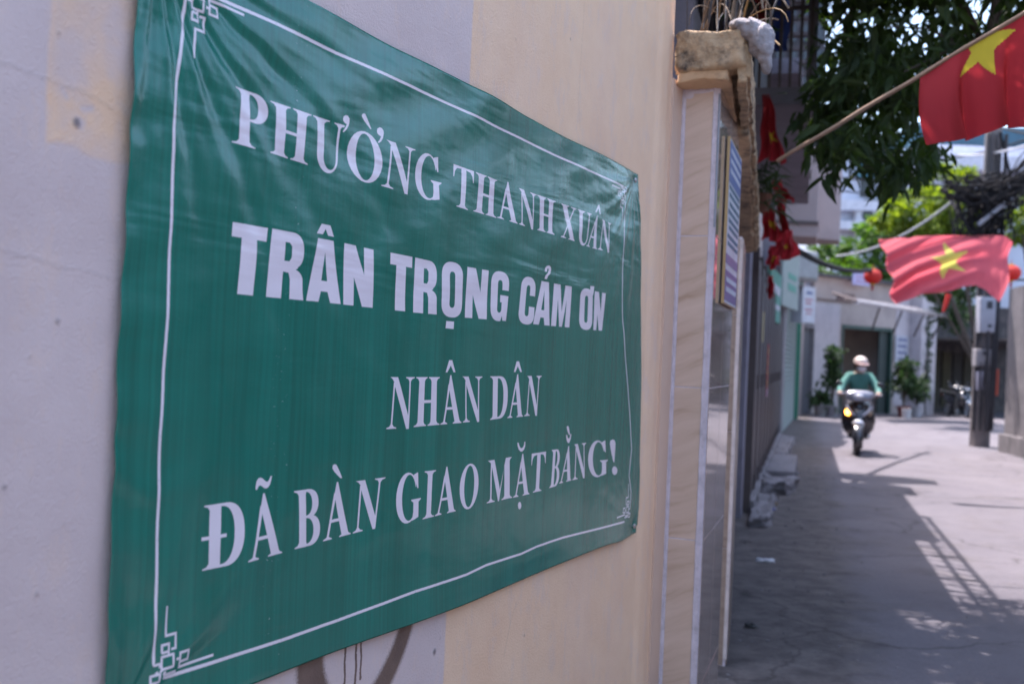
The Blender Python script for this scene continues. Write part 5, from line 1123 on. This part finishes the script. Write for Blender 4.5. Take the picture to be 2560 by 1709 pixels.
p = at(2365, 760, 20.0); m = MB(); m.tube([p+Vector((.04, 0, .18)), p, p+Vector((-.05, 0, -.15))], [.05, .04, .02], 7); o = m.build('red_ribbon', M_LAN, smooth=True); tag(o, 'short red ribbon hanging under the bright flag against dark leaves', 'ribbon')
# ------------------------------------------------------------------ foliage
def leaf_shape(L, W, droop=.25):                         # a pointed leaf folded along its rib, 8 triangles' worth of quads
    xs_ = [0, .25, .6, 1.0]; ws = [.04, .8, .85, .0]; V_ = []
    for x, w in zip(xs_, ws):
        z = -droop*L*x*x
        V_ += [(-w*W/2, x*L, z+.12*W*w), (0, x*L, z), (w*W/2, x*L, z+.12*W*w)]
    F_2 = []
    for i in range(3):
        for k in range(2): F_2.append((i*3+k, i*3+k+1, (i+1)*3+k+1, (i+1)*3+k))
    return np.array(V_), F_2
def scatter(name, pts, dirs, L, W, mat, parent, kind='stuff', droop=.25, roll=1.0, seed=0, var=.35):
    r = np.random.RandomState(seed); LV, LF = leaf_shape(1, W/L, droop); n = len(pts)
    pts = np.array(pts); d = np.array(dirs); d /= np.linalg.norm(d, axis=1)[:, None]
    up = r.normal(0, roll, (n, 3)); up[:, 2] += 1
    x = np.cross(d, up); x /= np.linalg.norm(x, axis=1)[:, None]+1e-9; z = np.cross(x, d)
    sc = L*(1+var*r.uniform(-1, 1, n))
    V_ = (LV[None, :, 0, None]*x[:, None, :]+LV[None, :, 1, None]*d[:, None, :]+LV[None, :, 2, None]*z[:, None, :])*sc[:, None, None]+pts[:, None, :]
    F_ = (np.array(LF)[None]+(np.arange(n)*len(LV))[:, None, None]).reshape(-1, 4)
    me = bpy.data.meshes.new(name); me.from_pydata(V_.reshape(-1, 3).tolist(), [], F_.tolist()); me.materials.append(mat)
    o = bpy.data.objects.new(name, me); COL.objects.link(o); o.parent = parent
    if kind: o['kind'] = kind
    return o
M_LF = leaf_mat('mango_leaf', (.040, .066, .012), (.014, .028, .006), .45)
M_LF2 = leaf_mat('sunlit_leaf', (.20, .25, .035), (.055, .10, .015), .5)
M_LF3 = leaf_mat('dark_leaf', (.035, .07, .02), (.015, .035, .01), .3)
M_BARK = pm('bark', (.10, .075, .06), (.05, .038, .032), 12, .95, .6, 40)
r5 = np.random.RandomState(5)
t_t = thing('roadside_tree', 'dark leafy tree with drooping pointed leaves arching over the alley beside the near flag', 'tree', loc=(.42, 5.15, 0))
def tw(p): return Vector(p)-Vector((.42, 5.15, 0))
m = MB(); m.tube([tw((.42, 5.15, -.1)), tw((.40, 5.2, 1.2)), tw((.5, 5.3, 2.6)), tw((.62, 5.4, 3.6)), tw((.9, 5.6, 4.6)), tw((1.2, 5.8, 5.6))], [.17, .15, .13, .11, .08, .04], 12); m.build('trunk', M_BARK, t_t, smooth=True)
limbs = [[(.62, 5.4, 3.7), (1.3, 6.0, 4.3), (2.0, 6.6, 4.35), (2.7, 7.0, 4.1), (3.1, 7.2, 3.6)], [(.7, 5.5, 3.9), (1.4, 5.4, 4.6), (2.1, 5.3, 4.8), (2.8, 5.2, 4.7), (3.2, 5.1, 4.4)],
         [(.8, 5.55, 4.2), (1.5, 6.6, 4.7), (2.1, 7.2, 4.6), (2.3, 7.6, 4.0)], [(.9, 5.6, 4.5), (1.6, 5.9, 4.9), (2.4, 6.2, 4.7), (2.8, 6.3, 4.0), (2.7, 6.3, 3.3)], [(.75, 5.5, 4.0), (1.3, 4.9, 4.6), (1.9, 4.5, 4.8), (2.5, 4.3, 4.6)]]
for l in limbs:
    m = MB(); m.tube([tw(p) for p in l], [.07-.012*i for i in range(len(l))], 8); m.build('limb', M_BARK, t_t, smooth=True)
YB = [(1960, 230), (1990, 300), (2010, 330), (2060, 385), (2100, 440), (2125, 440), (2150, 395), (2185, 430), (2240, 470), (2290, 440), (2345, 405), (2362, 330), (2400, 230), (2480, 110), (2560, 90), (2720, 60)]
def ybot(px):
    for (a, ya), (b_, yb) in zip(YB, YB[1:]):
        if a <= px <= b_: return ya+(yb-ya)*(px-a)/(b_-a)
    return -100
def seen(p):
    x = p[0]/p[1]*FPX; y = -(p[2]-EYE)/p[1]*FPX+33; return 1280+x-ROLL*y, 854.5+y+ROLL*x
tips = []; tries = 0
while len(tips) < 350:
    q = (r5.uniform(1.0, 2.3), r5.uniform(6.2, 7.7), r5.uniform(4.3, 5.4))
    if seen(q)[1] < -30: tips.append(q)
for k in range(250): tips.append((r5.uniform(1.3, 3.1), r5.uniform(4.3, 5.3), r5.uniform(3.9, 4.6)))
while len(tips) < 1000:
    q = (r5.uniform(1.2, 2.5), r5.uniform(5.6, 7.2), r5.uniform(4.1, 5.2))
    if seen(q)[1] < -30: tips.append(q)
while len(tips) < 1900 and tries < 160000:
    tries += 1
    Y = r5.uniform(5.7, 8.0); X = r5.uniform(1.3, 3.9); Z = r5.uniform(2.4, 5.3); px, py = seen((X, Y, Z))
    if px < 2062-.13*py or py > ybot(min(px, 2719))-14 or px > 2900: continue
    g_ = fbm(X*1.5+7, Y*.8, Z*1.5, 3)
    if g_ < -.10 and py < ybot(min(px, 2719))-90: continue
    if 2285 < px < 2345 and 30 < py < 190 and r5.rand() < .75: continue
    if 2410 < px < 2490 and py < 55 and r5.rand() < .8: continue
    tips.append((X, Y, Z))
while len(tips) < 2350:                                  # the rest of the crown, above and behind the picture's edge
    Y = r5.uniform(4.3, 7.4); X = r5.uniform(.15+.27*Y, 3.5); Z = r5.uniform(3.9, 5.4)
    px, py = seen((X, Y, Z))
    if py > -60 and px < 2600: continue
    tips.append((X, Y, Z))
P_, D_, hangP, hangD = [], [], [], []
for t in tips:
    az = r5.uniform(0, 2*PI); out = Vector((math.cos(az), math.sin(az), -.55)); nl = r5.randint(10, 17)
    px, py = seen(t); fringe = py > ybot(min(max(px, 1961), 2719))-75 and 1990 < px < 2365 and py > 200
    for k in range(nl):
        a = az+r5.uniform(-2.2, 2.2); d = (math.cos(a)*.7, math.sin(a)*.7, -r5.uniform(.25, 1.3) if r5.rand() < .85 else .2)
        p = np.array(t)+r5.normal(0, .055, 3)
        (hangP if fringe else P_).append(p-np.array((.42, 5.15, 0))); (hangD if fringe else D_).append(d)
scatter('crown', P_, D_, .112, .034, M_LF, t_t, seed=1)
idx = r5.permutation(len(hangP))
keep, rest = idx[:200], idx[200:]
LV, LF = leaf_shape(.125, .036, .25); lm = bpy.data.meshes.new('leaf'); lm.from_pydata(LV.tolist(), [], LF); lm.materials.append(M_LF)
for i in keep:
    o = bpy.data.objects.new('leaf', lm); COL.objects.link(o); o.parent = t_t
    q = Vector(hangD[i]).to_track_quat('Y', 'Z'); o.matrix_local = Matrix.Translation(Vector(hangP[i])) @ q.to_matrix().to_4x4() @ Matrix.Rotation(r5.uniform(-1.2, 1.2), 4, 'Y') @ Matrix.Scale(r5.uniform(.8, 1.25), 4)
if len(rest): scatter('crown_fringe', [hangP[i] for i in rest], [hangD[i] for i in rest], .135, .038, M_LF, t_t, seed=2)
m = MB()
for t in tips[:1600:7]:
    b_ = Vector(t); l = min(limbs, key=lambda l: min((Vector(p)-b_).length for p in l)); q = min(l, key=lambda p: (Vector(p)-b_).length)
    if (Vector(q)-b_).length < 1.5: m.tube([tw(q), tw(Vector(q).lerp(b_, .5)+Vector((0, 0, .08))), tw(b_)], [.014, .009, .004], 5)
m.build('twig', M_BARK, t_t, kind='stuff')

def crown_tree(lab, base, blobs, n, L, mat, seed, trunk_h, sd=0, name='tree', group=None):
    r = np.random.RandomState(seed); t = thing(name, lab, 'tree' if name == 'tree' else 'plant', loc=(base[0], base[1], 0), group=group)
    m = MB(); cz = blobs[0][0][2]; m.tube([(0, 0, -.05), (.05, 0, trunk_h*.5), (blobs[0][0][0]-base[0], blobs[0][0][1]-base[1], cz)], [.13*L/.2, .10*L/.2, .03], 8); 
    m.build('trunk', M_BARK, t, smooth=True)
    for c, R_ in blobs[1:]:
        m = MB(); m.tube([(.05, 0, trunk_h*.5), tuple((Vector(c)-Vector((base[0], base[1], 0)))*.9)], [.05*L/.2, .015], 6); m.build('limb', M_BARK, t, smooth=True)
    P_, D_ = [], []; tot = sum(R_[0]*R_[2] for _, R_ in blobs)
    for c, R_ in blobs:
        k = int(n*R_[0]*R_[2]/tot)
        cl = r.normal(0, 1, (max(k//22, 4), 3)); cl /= np.linalg.norm(cl, axis=1)[:, None]; cl *= (r.uniform(.45, 1.0, len(cl))**.6)[:, None]
        for q in cl:
            for _ in range(22):
                p = q*np.array(R_)+r.normal(0, .15*min(R_), 3); P_.append(p+np.array(c)-np.array((base[0], base[1], 0)))
                D_.append(q+r.normal(0, .7, 3)+np.array((0, 0, -.1)))
    scatter('crown', P_, D_, L, L*.55, mat, t, seed=seed+1); return t
def blob(px, py, d, rx, rz, ry=None): c = at(px, py, d); return (c, (rx/FPX*d, (ry or rx)/FPX*d, rz/FPX*d))
b1 = [blob(2300, 540, 30, 80, 65), blob(2375, 455, 30.5, 72, 34), blob(2235, 540, 30, 42, 42), blob(2400, 540, 30, 60, 60), blob(2340, 620, 30.5, 100, 60)]
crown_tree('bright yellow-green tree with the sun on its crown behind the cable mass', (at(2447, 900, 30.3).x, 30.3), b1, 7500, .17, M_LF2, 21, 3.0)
b2 = [blob(2070, 625, 40, 50, 26), blob(2150, 640, 40, 55, 36), blob(2190, 585, 40, 45, 40), blob(2225, 680, 40, 50, 36), blob(2110, 672, 39, 75, 16)]
crown_tree('low green tree growing above the roof of the end house', (b2[1][0].x, 41.5), b2, 4200, .19, leaf_mat('fresh_leaf', (.11, .19, .03), (.035, .08, .015), .45), 31, 4)
b3 = [blob(2552, 560, 26, 34, 52), blob(2600, 520, 26, 50, 60)]
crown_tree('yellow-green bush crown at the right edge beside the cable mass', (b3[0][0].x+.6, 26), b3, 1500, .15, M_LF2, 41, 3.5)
b4 = [blob(2390, 775, 33, 48, 52), blob(2340, 700, 33, 50, 60), blob(2420, 700, 32, 50, 60)]
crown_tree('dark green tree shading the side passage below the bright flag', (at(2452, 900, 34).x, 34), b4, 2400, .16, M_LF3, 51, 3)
# hanging plants on the lintel end
t_hp = thing('hanging_plant', 'strappy green plant in a hanging pot at the far end of the lintel', 'plant', loc=at(1905, 490, 8.4))
m = MB(); m.lathe([(.05, -.12), (.085, .0), (.09, .01), (.07, 0)], 14); m.build('pot', pm('clay_pot', (.22, .10, .07), rough=.8), t_hp)
r6 = np.random.RandomState(9); P_, D_ = [], []
for k in range(150): a = r6.uniform(0, 2*PI); P_.append((r6.normal(0, .06), r6.normal(0, .06), r6.uniform(-.1, .25))); D_.append((math.cos(a), math.sin(a), r6.uniform(-.6, .8)))
scatter('leaf', P_, D_, .17, .018, leaf_mat('strap_leaf', (.06, .085, .03), (.03, .05, .02), .3), t_hp, droop=.7, seed=3)
t_hp2 = thing('hanging_plant', 'dark trailing plant behind the cable tangle, against the barred balcony', 'plant', loc=at(1860, 20, 7.0))
m = MB(); m.lathe([(.06, -.12), (.10, .0), (.105, .01), (.08, 0)], 14); m.build('pot', pm('black_pot', (.04, .04, .04), rough=.8), t_hp2)
P_, D_ = [], []
for k in range(120): a = r6.uniform(0, 2*PI); P_.append((r6.normal(0, .07), r6.normal(0, .07), r6.uniform(-.25, .25))); D_.append((math.cos(a), math.sin(a), r6.uniform(-1, .8)))
scatter('leaf', P_, D_, .12, .022, M_LF3, t_hp2, droop=.5, seed=4)
# potted plants in front of the end house
def potted(lab, px, py, hpx, d_off, w, n, pot_c, seed):
    p = gnd(px, py); d = p.y; h = hpx/FPX*d; t = thing('potted_plant', lab, 'plant', loc=p, group='potted plants by the green doorway')
    m = MB(); m.lathe([(.15, 0), (.2, .28), (.22, .3), (.22, .34), (.18, .33)], 16); m.build('pot', pm('pot_%d' % seed, pot_c, rough=.7), t, smooth=False)
    m = MB(); r = np.random.RandomState(seed); P_, D_ = [], []
    for k in range(5): a = r.uniform(-w, w); m.tube([(0, 0, .3), (a*.4, 0, .3+h*.4), (a, r.uniform(-.2, .2), h*r.uniform(.7, 1.0))], [.025, .018, .01], 5)
    m.build('stem', M_BARK, t, smooth=True)
    for k in range(n): z = r.uniform(.35, 1)**.8*h; P_.append((r.normal(0, w*(.45+.3*math.sin(z*3))), r.normal(0, w*.5), z)); D_.append(tuple(r.normal(0, 1, 3)))
    scatter('leaf', P_, D_, .20, .09, M_LF3 if seed % 2 else leaf_mat('pot_leaf%d' % seed, (.05, .08, .03), (.025, .045, .02), .3), t, seed=seed)
potted('tall straggly potted plant at the left side of the green doorway', 2078, 1041, 170, 0, .34, 480, (.25, .22, .24), 61)
potted('dense dark potted shrub right of the green doorway under the character sign', 2258, 1042, 140, 0, .5, 700, (.22, .05, .05), 63)
potted('small potted shrub with a pale bucket at the right house corner', 2290, 1041, 95, 0, .3, 260, (.45, .42, .45), 64)
potted('low potted plant hugging the left wall corner of the end house', 2050, 1040, 60, 0, .22, 160, (.2, .18, .18), 65)
p = gnd(2266, 1046); m = MB(); m.lathe([(.12, 0), (.15, .3), (.16, .31)], 16); o = m.build('bucket', pm('bucket_white', (.5, .48, .5), rough=.5)); o.location = p; tag(o, 'small pale bucket standing before the dense potted shrub', 'bucket')
t_v = thing('creeper', 'thin climbing plant running up the white corner pier', 'plant', M=fh)
m = MB(); xx, zz = H(2284, 900); m.tube([(xx, .53, 0), (xx-.1, .53, 1.2), (xx+.05, .53, 2.3), (xx-.05, .53, 3.4)], .02, 5); m.build('stem', M_BARK, t_v)
P_, D_ = [], []
for k in range(260): z = r6.uniform(.6, 3.6); P_.append((xx+r6.normal(0, .10), .53+abs(r6.normal(0, .06)), z)); D_.append(tuple(r6.normal(0, 1, 3)))
scatter('leaf', P_, D_, .12, .07, M_LF3, t_v, seed=6)

# ------------------------------------------------------------------ scooter and rider
M_TYRE = pm('tyre', (.018, .018, .02), rough=.85); M_RIM = pm('rim', (.30, .30, .32), rough=.3, metal=.9); M_SB = pm('scooter_black', (.022, .022, .028), (.018, .018, .022), 3, .22, coat=.6)
M_SS = pm('scooter_silver', (.26, .26, .30), (.22, .22, .26), 3, .28, metal=.5, coat=.5); M_SEAT = pm('seat_vinyl', (.02, .02, .022), rough=.6); M_LENS = pm('headlamp_lens', (.75, .76, .82), rough=.06, metal=.3, coat=1)
M_AMB = pm('amber_lamp', (.9, .42, .05), rough=.3, emit=(1.0, .42, .06), estr=4); M_CHR = pm('chrome', (.6, .6, .62), rough=.12, metal=1.0)
def loft(mb, secs, n=20, p=2.6, cap=True):               # sections [(y, z, halfwidth, halfheight, tilt)] superellipse rings
    V_ = []
    for (y, z, w, h, ti) in secs:
        for k in range(n):
            a = 2*PI*k/n; c, s_ = math.cos(a), math.sin(a); x = w*math.copysign(abs(c)**(2/p), c); q = h*math.copysign(abs(s_)**(2/p), s_)
            V_.append(Vector((x, y+q*math.sin(ti), z+q*math.cos(ti))))
    F_ = [(i*n+k, i*n+(k+1) % n, (i+1)*n+(k+1) % n, (i+1)*n+k) for i in range(len(secs)-1) for k in range(n)]
    if cap: F_ += [tuple(range(n-1, -1, -1)), tuple(range((len(secs)-1)*n, len(secs)*n))]
    return mb.add(V_, F_)
def make_scooter(lab, M, lit=True, group=None, body=M_SB, front=M_SS):
    t = thing('scooter', lab, 'scooter', M=M, group=group)
    RX = Matrix.Rotation(PI/2, 4, 'Y')
    for y in (-.66, .60):
        c = Matrix.Translation((0, y, .255)) @ RX
        m = MB(); prof = [(.195, -.035), (.225, -.045), (.247, -.03), (.255, 0), (.247, .03), (.225, .045), (.195, .035)]; m.lathe(prof, 32, c, cap=False); w = m.build('tyre', M_TYRE, None, smooth=True)
        wt = bpy.data.objects.new('wheel', None); COL.objects.link(wt); wt.parent = t; w.parent = wt
        m = MB(); m.lathe([(.195, -.035), (.18, -.02), (.18, .02), (.195, .035)], 28, c, cap=False)
        for k in range(5): a = 2*PI*k/5; m.tube([c @ Vector((.03*math.cos(a), .03*math.sin(a), 0)), c @ Vector((.185*math.cos(a+.12), .185*math.sin(a+.12), 0))], .014, 6)
        m.lathe([(.045, -.05), (.045, .05)], 14, c); o = m.build('rim', M_RIM, wt, smooth=False)
        m = MB(); m.lathe([(.10, .022), (.10, .027), (.03, .027)], 20, c); m.build('brake_disc', M_CHR, wt)
    m = MB(); 
    V_ = []
    for i in range(11):
        a = math.radians(-25+i*15.5); 
        for k in range(7): b_ = (k/6-.5)*2; V_.append((b_*.075, -.66-.285*math.cos(a)*(1-.06*b_*b_)*1.0, .255+.285*math.sin(a)*(1-.06*b_*b_)+(.0)))
    m.add(V_, [(i*7+k, i*7+k+1, (i+1)*7+k+1, (i+1)*7+k) for i in range(10) for k in range(6)]); o = m.build('front_fender', body, t, smooth=True); so = o.modifiers.new('t', 'SOLIDIFY'); so.thickness = .006
    for s_ in (-1, 1): m = MB(); m.tube([(s_*.075, -.66, .255), (s_*.065, -.60, .50), (s_*.05, -.54, .72)], [.022, .022, .026], 10); m.build('fork_leg', M_RIM, t, smooth=True)
    m = MB(); loft(m, [(-.56, .47, .09, .05, .2), (-.55, .55, .17, .09, .2), (-.53, .66, .215, .12, .2), (-.50, .76, .20, .10, .2), (-.47, .86, .13, .06, .2)])
    m2 = MB()
    def shield(y0, z0, w0, y1, z1, w1, n=8): pass
    V_ = []; rows = [(.30, -.40, .15), (.42, -.46, .24), (.56, -.51, .27), (.70, -.50, .25), (.82, -.46, .18), (.92, -.42, .10)]
    for z, y, w in rows:
        for k in range(13): b_ = (k/12-.5)*2; V_.append((b_*w, y+.10*b_*b_-.05*(1-abs(b_)), z))
    m = MB(); m.add(V_, [(i*13+k, i*13+k+1, (i+1)*13+k+1, (i+1)*13+k) for i in range(5) for k in range(12)]); o = m.build('front_apron', body, t, smooth=True); so = o.modifiers.new('t', 'SOLIDIFY'); so.thickness = .03
    m = MB(); loft(m, [(-.63, .60, .05, .10, .35), (-.60, .62, .10, .15, .35), (-.55, .63, .13, .17, .35)]); m.build('nose_panel', body, t, smooth=True)
    m = MB(); m.ell((0, -.645, .52), (.095, .05, .07)); m.build('headlamp', M_LENS, t, smooth=True)
    for s_ in (-1, 1):
        m = MB(); m.ell((s_*.17, -.515, .70), (.042, .030, .055)); m.build('indicator', M_AMB if (s_ < 0 and lit) else pm('lens_dull', (.45, .35, .25), rough=.2), t, smooth=True)
    m = MB(); loft(m, [(-.56, .955, .12, .065, .2), (-.53, .965, .21, .09, .2), (-.45, .985, .235, .08, .1), (-.38, .985, .16, .04, .0)]); m.build('handlebar_cowl', front, t, smooth=True)
    for s_ in (-1, 1): m = MB(); m.tube([(s_*.20, -.50, .80), (s_*.13, -.575, .70), (s_*.03, -.60, .63)], [.022, .020, .012], 8); m.build('silver_trim', pm('trim_silver', (.50, .50, .56), rough=.3, metal=.4), t, smooth=True)
    m = MB(); m.ell((0, -.57, .965), (.07, .03, .03)); m.build('top_lamp', M_LENS, t, smooth=True)
    m = MB(); m.tube([(-.36, -.33, .985), (-.2, -.40, .99), (0, -.42, .99), (.2, -.40, .99), (.36, -.33, .985)], .013, 8); m.build('handlebar', M_CHR, t, smooth=True)
    for s_ in (-1, 1):
        m = MB(); m.tube([(s_*.25, -.375, .99), (s_*.37, -.32, .985)], .019, 10); m.build('grip', M_SEAT, t, smooth=True)
        m = MB(); m.tube([(s_*.22, -.42, 1.0), (s_*.36, -.40, .99)], .008, 6); m.build('brake_lever', M_CHR, t)
        m = MB(); m.tube([(s_*.2, -.42, 1.0), (s_*.30, -.43, 1.12)], .007, 6); m.build('mirror_stalk', M_CHR, t); m = MB(); m.ell((s_*.32, -.43, 1.16), (.06, .014, .04)); m.build('mirror', M_SB, t, smooth=True)
    m = MB(); m.bb((-.15, -.38, .27), (.15, .12, .32)); m.build('floorboard', M_SEAT, t, bevel=.015)
    m = MB(); loft(m, [(.10, .50, .13, .20, 0), (.22, .53, .17, .20, 0), (.45, .58, .185, .16, 0), (.70, .66, .15, .10, 0), (.92, .74, .06, .04, 0)]); m.build('rear_body', body, t, smooth=True)
    m = MB(); loft(m, [(.02, .76, .09, .03, 0), (.12, .78, .14, .045, 0), (.40, .79, .15, .045, 0), (.52, .83, .14, .045, 0), (.82, .85, .10, .03, 0)]); m.build('seat', M_SEAT, t, smooth=True)
    m = MB(); m.tube([(.15, .30, .25), (.17, .55, .26), (.17, .90, .34)], [.03, .055, .05], 12); m.build('exhaust', M_RIM, t, smooth=True)
    m = MB(); m.tube([(-.07, .86, .85), (-.09, 1.02, .88), (.09, 1.02, .88), (.07, .86, .85)], .012, 6); m.build('grab_rail', M_CHR, t, smooth=True)
    m = MB(); m.ell((0, .93, .72), (.09, .03, .04)); m.build('tail_lamp', pm('tail_red', (.4, .02, .02), rough=.2), t, smooth=True)
    m = MB(); m.bb((-.06, .02, 0), (-.04, .05, .3)); m.build('side_stand', M_RIM, t)
    return t
gp = gnd(2137, 1139); sc_ = 1.045
MS = Matrix.Translation((gp.x+.24, gp.y+.66, 0)) @ Matrix.Rotation(math.radians(-17), 4, 'Z') @ Matrix.Scale(sc_, 4)
scoot = make_scooter('black and silver scooter ridden toward the camera with its amber indicator lit', MS)
# two parked ones in the shade of the side passage
pk = gnd(2336, 1034); M1 = Matrix.Translation((pk.x, 36.8, 0)) @ Matrix.Rotation(math.radians(8), 4, 'Z')
pk1 = make_scooter('dark scooter parked head-on in the shaded side passage', M1, lit=False, group='scooters parked in the side passage', front=M_SB)
pk2 = copy_thing(pk1, Matrix.Translation((at(2398, 1000, 38.5).x, 38.4, 0)) @ Matrix.Rotation(math.radians(-35), 4, 'Z'), 'second dark parked scooter turned sideways, next to the utility pole', 'scooters parked in the side passage')

def skin(name, V_, E_, R_, mat, parent, root=0, sub=2):
    me = bpy.data.meshes.new(name); me.from_pydata([tuple(v) for v in V_], E_, []); o = bpy.data.objects.new(name, me); COL.objects.link(o); o.parent = parent
    sk = o.modifiers.new('skin', 'SKIN'); 
    d = me.skin_vertices[0].data
    for i, r_ in enumerate(R_): d[i].radius = (r_, r_) if not hasattr(r_, '__len__') else r_; d[i].use_root = (i == root)
    sk.use_smooth_shade = True; ss = o.modifiers.new('sub', 'SUBSURF'); ss.levels = sub; ss.render_levels = sub
    dg = bpy.context.evaluated_depsgraph_get(); dg.update(); ev = o.evaluated_get(dg); nm = bpy.data.meshes.new_from_object(ev)
    o.modifiers.clear(); o.data = nm; nm.materials.clear(); nm.materials.append(mat); nm.polygons.foreach_set('use_smooth', [True]*len(nm.polygons)); return o
t_pr = thing('person', 'rider in a teal long-sleeved shirt, pale helmet and face mask sitting on the moving scooter', 'person', M=MS)
M_SKIN = pm('skin', (.42, .25, .18), (.38, .22, .16), 8, .5); M_SHIRT = pm('teal_shirt', (.075, .22, .19), (.05, .16, .14), 6, .8, .3, 30); M_TR = pm('grey_trousers', (.13, .12, .13), (.10, .09, .10), 6, .85, .3, 30)
Vb = [(0, .24, .86), (0, .22, .98), (0, .17, 1.14), (0, .13, 1.28), (0, .10, 1.36), (0, .08, 1.44)]
Rb = [(.15, .12), (.14, .11), (.155, .11), (.12, .09), .05, .05]
Eb = [(0, 1), (1, 2), (2, 3), (3, 4), (4, 5)]
for s_ in (-1, 1):
    o0 = len(Vb); Vb += [(s_*.17, .13, 1.27), (s_*.27, .0, 1.12), (s_*.30, -.14, 1.03), (s_*.305, -.29, 1.005), (s_*.305, -.335, 1.0)]; Rb += [.062, .052, .045, .030, .032]
    Eb += [(3, o0), (o0, o0+1), (o0+1, o0+2), (o0+2, o0+3), (o0+3, o0+4)]
    l0 = len(Vb); Vb += [(s_*.10, .18, .84), (s_*.17, -.10, .80), (s_*.17, -.24, .70), (s_*.15, -.18, .50), (s_*.13, -.16, .38), (s_*.13, -.26, .345)]; Rb += [.09, .078, .062, .055, .036, .034]
    Eb += [(0, l0), (l0, l0+1), (l0+1, l0+2), (l0+2, l0+3), (l0+3, l0+4), (l0+4, l0+5)]
skin('body', Vb, Eb, Rb, M_SKIN, t_pr)
Vs = [(0, .235, .86), (0, .215, .98), (0, .165, 1.14), (0, .13, 1.28), (0, .105, 1.33)]; Rs = [(.175, .14), (.16, .125), (.175, .13), (.135, .105), .07]; Es = [(0, 1), (1, 2), (2, 3), (3, 4)]
for s_ in (-1, 1):
    o0 = len(Vs); Vs += [(s_*.17, .13, 1.275), (s_*.27, .0, 1.12), (s_*.302, -.14, 1.032), (s_*.306, -.27, 1.008)]; Rs += [.082, .070, .060, .045]; Es += [(3, o0), (o0, o0+1), (o0+1, o0+2), (o0+2, o0+3)]
skin('shirt', Vs, Es, Rs, M_SHIRT, t_pr)
Vt = [(0, .26, .84)]; Rt = [(.16, .12)]; Et = []
for s_ in (-1, 1):
    l0 = len(Vt); Vt += [(s_*.10, .18, .84), (s_*.17, -.10, .80), (s_*.17, -.245, .70), (s_*.15, -.185, .50), (s_*.132, -.16, .42)]; Rt += [.105, .092, .078, .070, .058]; Et += [(0, l0), (l0, l0+1), (l0+1, l0+2), (l0+2, l0+3), (l0+3, l0+4)]
skin('trousers', Vt, Et, Rt, M_TR, t_pr)
for s_ in (-1, 1):
    m = MB(); m.ell((s_*.13, -.245, .352), (.05, .125, .038)); m.build('shoe', pm('shoe_%s' % ('l' if s_ < 0 else 'r'), (.06, .045, .04), rough=.6), t_pr, smooth=True)
    m = MB()
    m.ell((s_*.305, -.345, 1.0), (.045, .04, .022))
    for k in range(4):
        x = s_*(.27+.021*k); l_ = (.9, 1, .95, .8)[k]
        m.tube([(x, -.35, 1.018), (x, -.385*1.0, 1.012), (x, -.40, .985), (x, -.375, .962*1.0)], [.0095, .009, .008, .007], 6)
    m.tube([(s_*.275, -.33, .99), (s_*.262, -.35, .965), (s_*.275, -.37, .955)], [.010, .009, .007], 6); m.build('hand', M_SKIN, t_pr, smooth=True)
HM = Matrix.Translation((0.015, .045, 1.475)) @ Matrix.Rotation(math.radians(28), 4, 'Z') @ Matrix.Rotation(math.radians(8), 4, 'X')
m = MB()
def facefn(q, d):
    q = q.copy()
    if d.y < -.3: q.y -= .006*math.exp(-((d.x/.25)**2+((d.z+.02)/.25)**2))*3.0
    if d.z < -.2: q.x *= 1-.28*min(1, -d.z); q.y *= 1-.05*(-d.z)
    return q
m.ell((0, 0, 0), (.078, .095, .115), HM, 24, 18, fn=facefn); m.ell((-.08, .01, -.01), (.012, .02, .03), HM, 10, 8); m.ell((.08, .01, -.01), (.012, .02, .03), HM, 10, 8); m.tube([HM @ Vector((0, .02, -.06)), HM @ Vector((0, .04, -.16))], .048, 12); m.build('head', M_SKIN, t_pr, smooth=True)
for s_ in (-1, 1): m = MB(); m.ell((s_*.031, -.086, .012), (.013, .008, .007), HM, 10, 8); m.build('eye', pm('eye_dark', (.03, .02, .02), rough=.2), t_pr, smooth=True)
m = MB(); m.ell((0, -.022, -.048), (.078, .100, .062), HM, 20, 12, fn=lambda q, d: q*(1 if d.y < .2 else .8)); m.build('face_mask', pm('mask_white', (.80, .78, .88), rough=.8), t_pr, smooth=True)
m = MB(); m.ell((0, .015, .045), (.112, .135, .105), HM, 26, 16, fn=lambda q, d: Vector((q.x, q.y, max(q.z, -.03)))); m.build('helmet', pm('helmet_cream', (.62, .52, .46), (.56, .45, .40), 3, .3, coat=.5), t_pr, smooth=True)
m = MB(); V_ = []
for i in range(3):
    for k in range(13): a = math.radians(-70+140*k/12); r_ = 1+.28*i*math.cos(a*.9); V_.append(HM @ Vector((.112*math.sin(a)*min(r_, 1.15), .015-.133*math.cos(a)*r_, .045-.006*i*i)))
m.add(V_, [(i*13+k, i*13+k+1, (i+1)*13+k+1, (i+1)*13+k) for i in range(2) for k in range(12)]); o = m.build('helmet_visor', pm('visor_pink', (.42, .27, .26), rough=.5), t_pr, smooth=True); so = o.modifiers.new('t', 'SOLIDIFY'); so.thickness = .005
m = MB(); m.ell((0, .05, -.02), (.088, .075, .09), HM, 18, 12); m.build('hair', pm('hair_black', (.015, .012, .012), rough=.6), t_pr, smooth=True)
